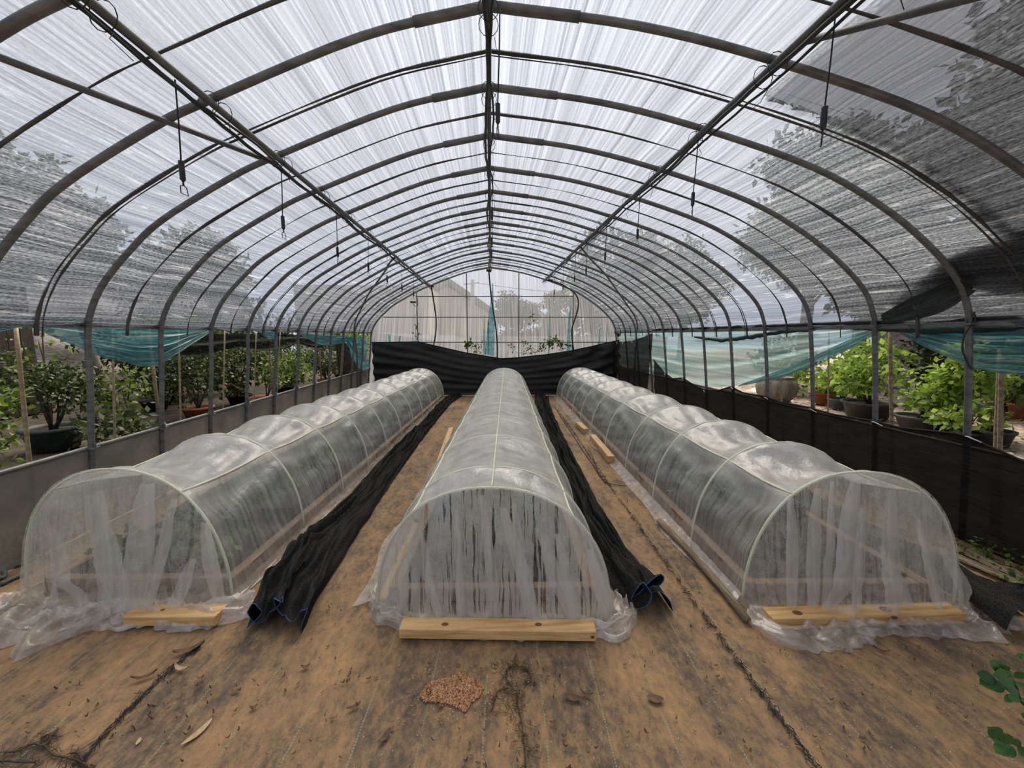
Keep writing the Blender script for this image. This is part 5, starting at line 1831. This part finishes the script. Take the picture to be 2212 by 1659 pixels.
tag(mb.make('perlite_grains', M['white'], None, False), 'tiny white grains scattered over the near floor', 'grains', None, 'stuff')
# granule pile
outl = [fl(x, y) for x, y in [(906, 1508), (925, 1480), (940, 1474), (962, 1470), (985, 1462), (996, 1450), (1008, 1466), (1028, 1470), (1045, 1488), (1036, 1508), (1018, 1522), (1005, 1542), (985, 1530), (958, 1522), (920, 1520)]]
mb = MB()


def inside(x, y):
    c = False
    for i in range(len(outl)):
        a, b = outl[i], outl[i - 1]
        if (a.y > y) != (b.y > y) and x < (b.x - a.x) * (y - a.y) / (b.y - a.y) + a.x:
            c = not c
    return c


n = 0
while n < 3800:
    x, y = rnd.uniform(-.36, .02), rnd.uniform(1.33, 1.6)
    if not inside(x, y) and rnd.random() > .015:
        continue
    n += 1
    s_ = rnd.uniform(.0022, .0048)
    z = .006 + rnd.random() * .006
    a = rnd.uniform(0, 6)
    pts = [Vector((x + s_ * cos(a + k * 2.09), y + s_ * sin(a + k * 2.09), z + rnd.uniform(-.001, .001))) for k in range(3)]
    tp_ = Vector((x, y, z + s_ * 1.1))
    mb.add((pts + [tp_], [(0, 1, 3), (1, 2, 3), (2, 0, 3), (2, 1, 0)]))
tag(mb.make('granule_pile', M['granule'], None, False), 'patch of orange vermiculite granules spilled on the floor', 'granules', None, 'stuff')


def roots(label, strands, r0, seed):
    rnd_ = random.Random(seed)
    root = thing('root_tangle', label, 'roots', tuple(fl(*strands[0][0])), 'dead roots on the floor')
    for s_ in strands:
        pp = [fl(x, y) + Vector((rnd_.uniform(-.004, .004), rnd_.uniform(-.004, .004), .008 + rnd_.uniform(0, .006))) for x, y in s_]
        mesh('root_strand', *tube(catmull(pp, 4), r0, 5), M['twig'], root)
    mb_ = MB()
    for s_ in strands:
        for x, y in s_:
            for _ in range(10):
                c_ = fl(x + rnd_.gauss(0, 9), y + rnd_.gauss(0, 7))
                a = rnd_.uniform(0, 6.28)
                L = rnd_.uniform(.015, .05)
                mb_.add(tube([c_ + Vector((0, 0, .006)), c_ + Vector((cos(a) * L * .5, sin(a) * L * .5, .010)), c_ + Vector((cos(a + .5) * L, sin(a + .5) * L, .006))], .0008, 3, False))
    tag(mb_.make('fine_rootlets', M['twig'], root), kind='stuff')


roots('dark root tangle in the bottom left corner of the floor', [[(10, 1632), (40, 1628), (70, 1612), (95, 1618), (110, 1600), (108, 1592), (90, 1596)], [(95, 1618), (120, 1635), (150, 1642), (180, 1650), (190, 1660)], [(0, 1650), (40, 1655), (80, 1652)], [(150, 1635), (165, 1632), (178, 1652)]], .0035, 1)
roots('thin dark root tangle right of the granule pile', [[(1120, 1444), (1100, 1448), (1092, 1460), (1096, 1475), (1108, 1492), (1116, 1505), (1117, 1530)], [(1120, 1444), (1135, 1448), (1146, 1462), (1144, 1470)], [(1060, 1540), (1068, 1515), (1074, 1500), (1098, 1494)], [(1117, 1500), (1118, 1530), (1124, 1560), (1130, 1590), (1133, 1625), (1134, 1665)]], .0022, 2)
roots('thin root vine strand on the floor beside the right black cloth', [[(1270, 965), (1285, 1000), (1290, 1020), (1300, 1035), (1320, 1048), (1350, 1052)], [(1280, 1005), (1296, 1030), (1310, 1046)]], .003, 3)
for lb, st in (('thin black cable lying on the floor between the middle tunnel and right cloth edge', [(1200, 880), (1215, 905), (1232, 930), (1250, 958), (1268, 985), (1290, 1015), (1310, 1045)]),):
    o = mesh('floor_cable', *tube(catmull([fl(x, y) + Vector((-.01, 0, .008)) for x, y in st], 4), .006, 6), M['black_pipe'])
    tag(o, 'thin black cable lying along the floor beside the right cloth', 'cable')
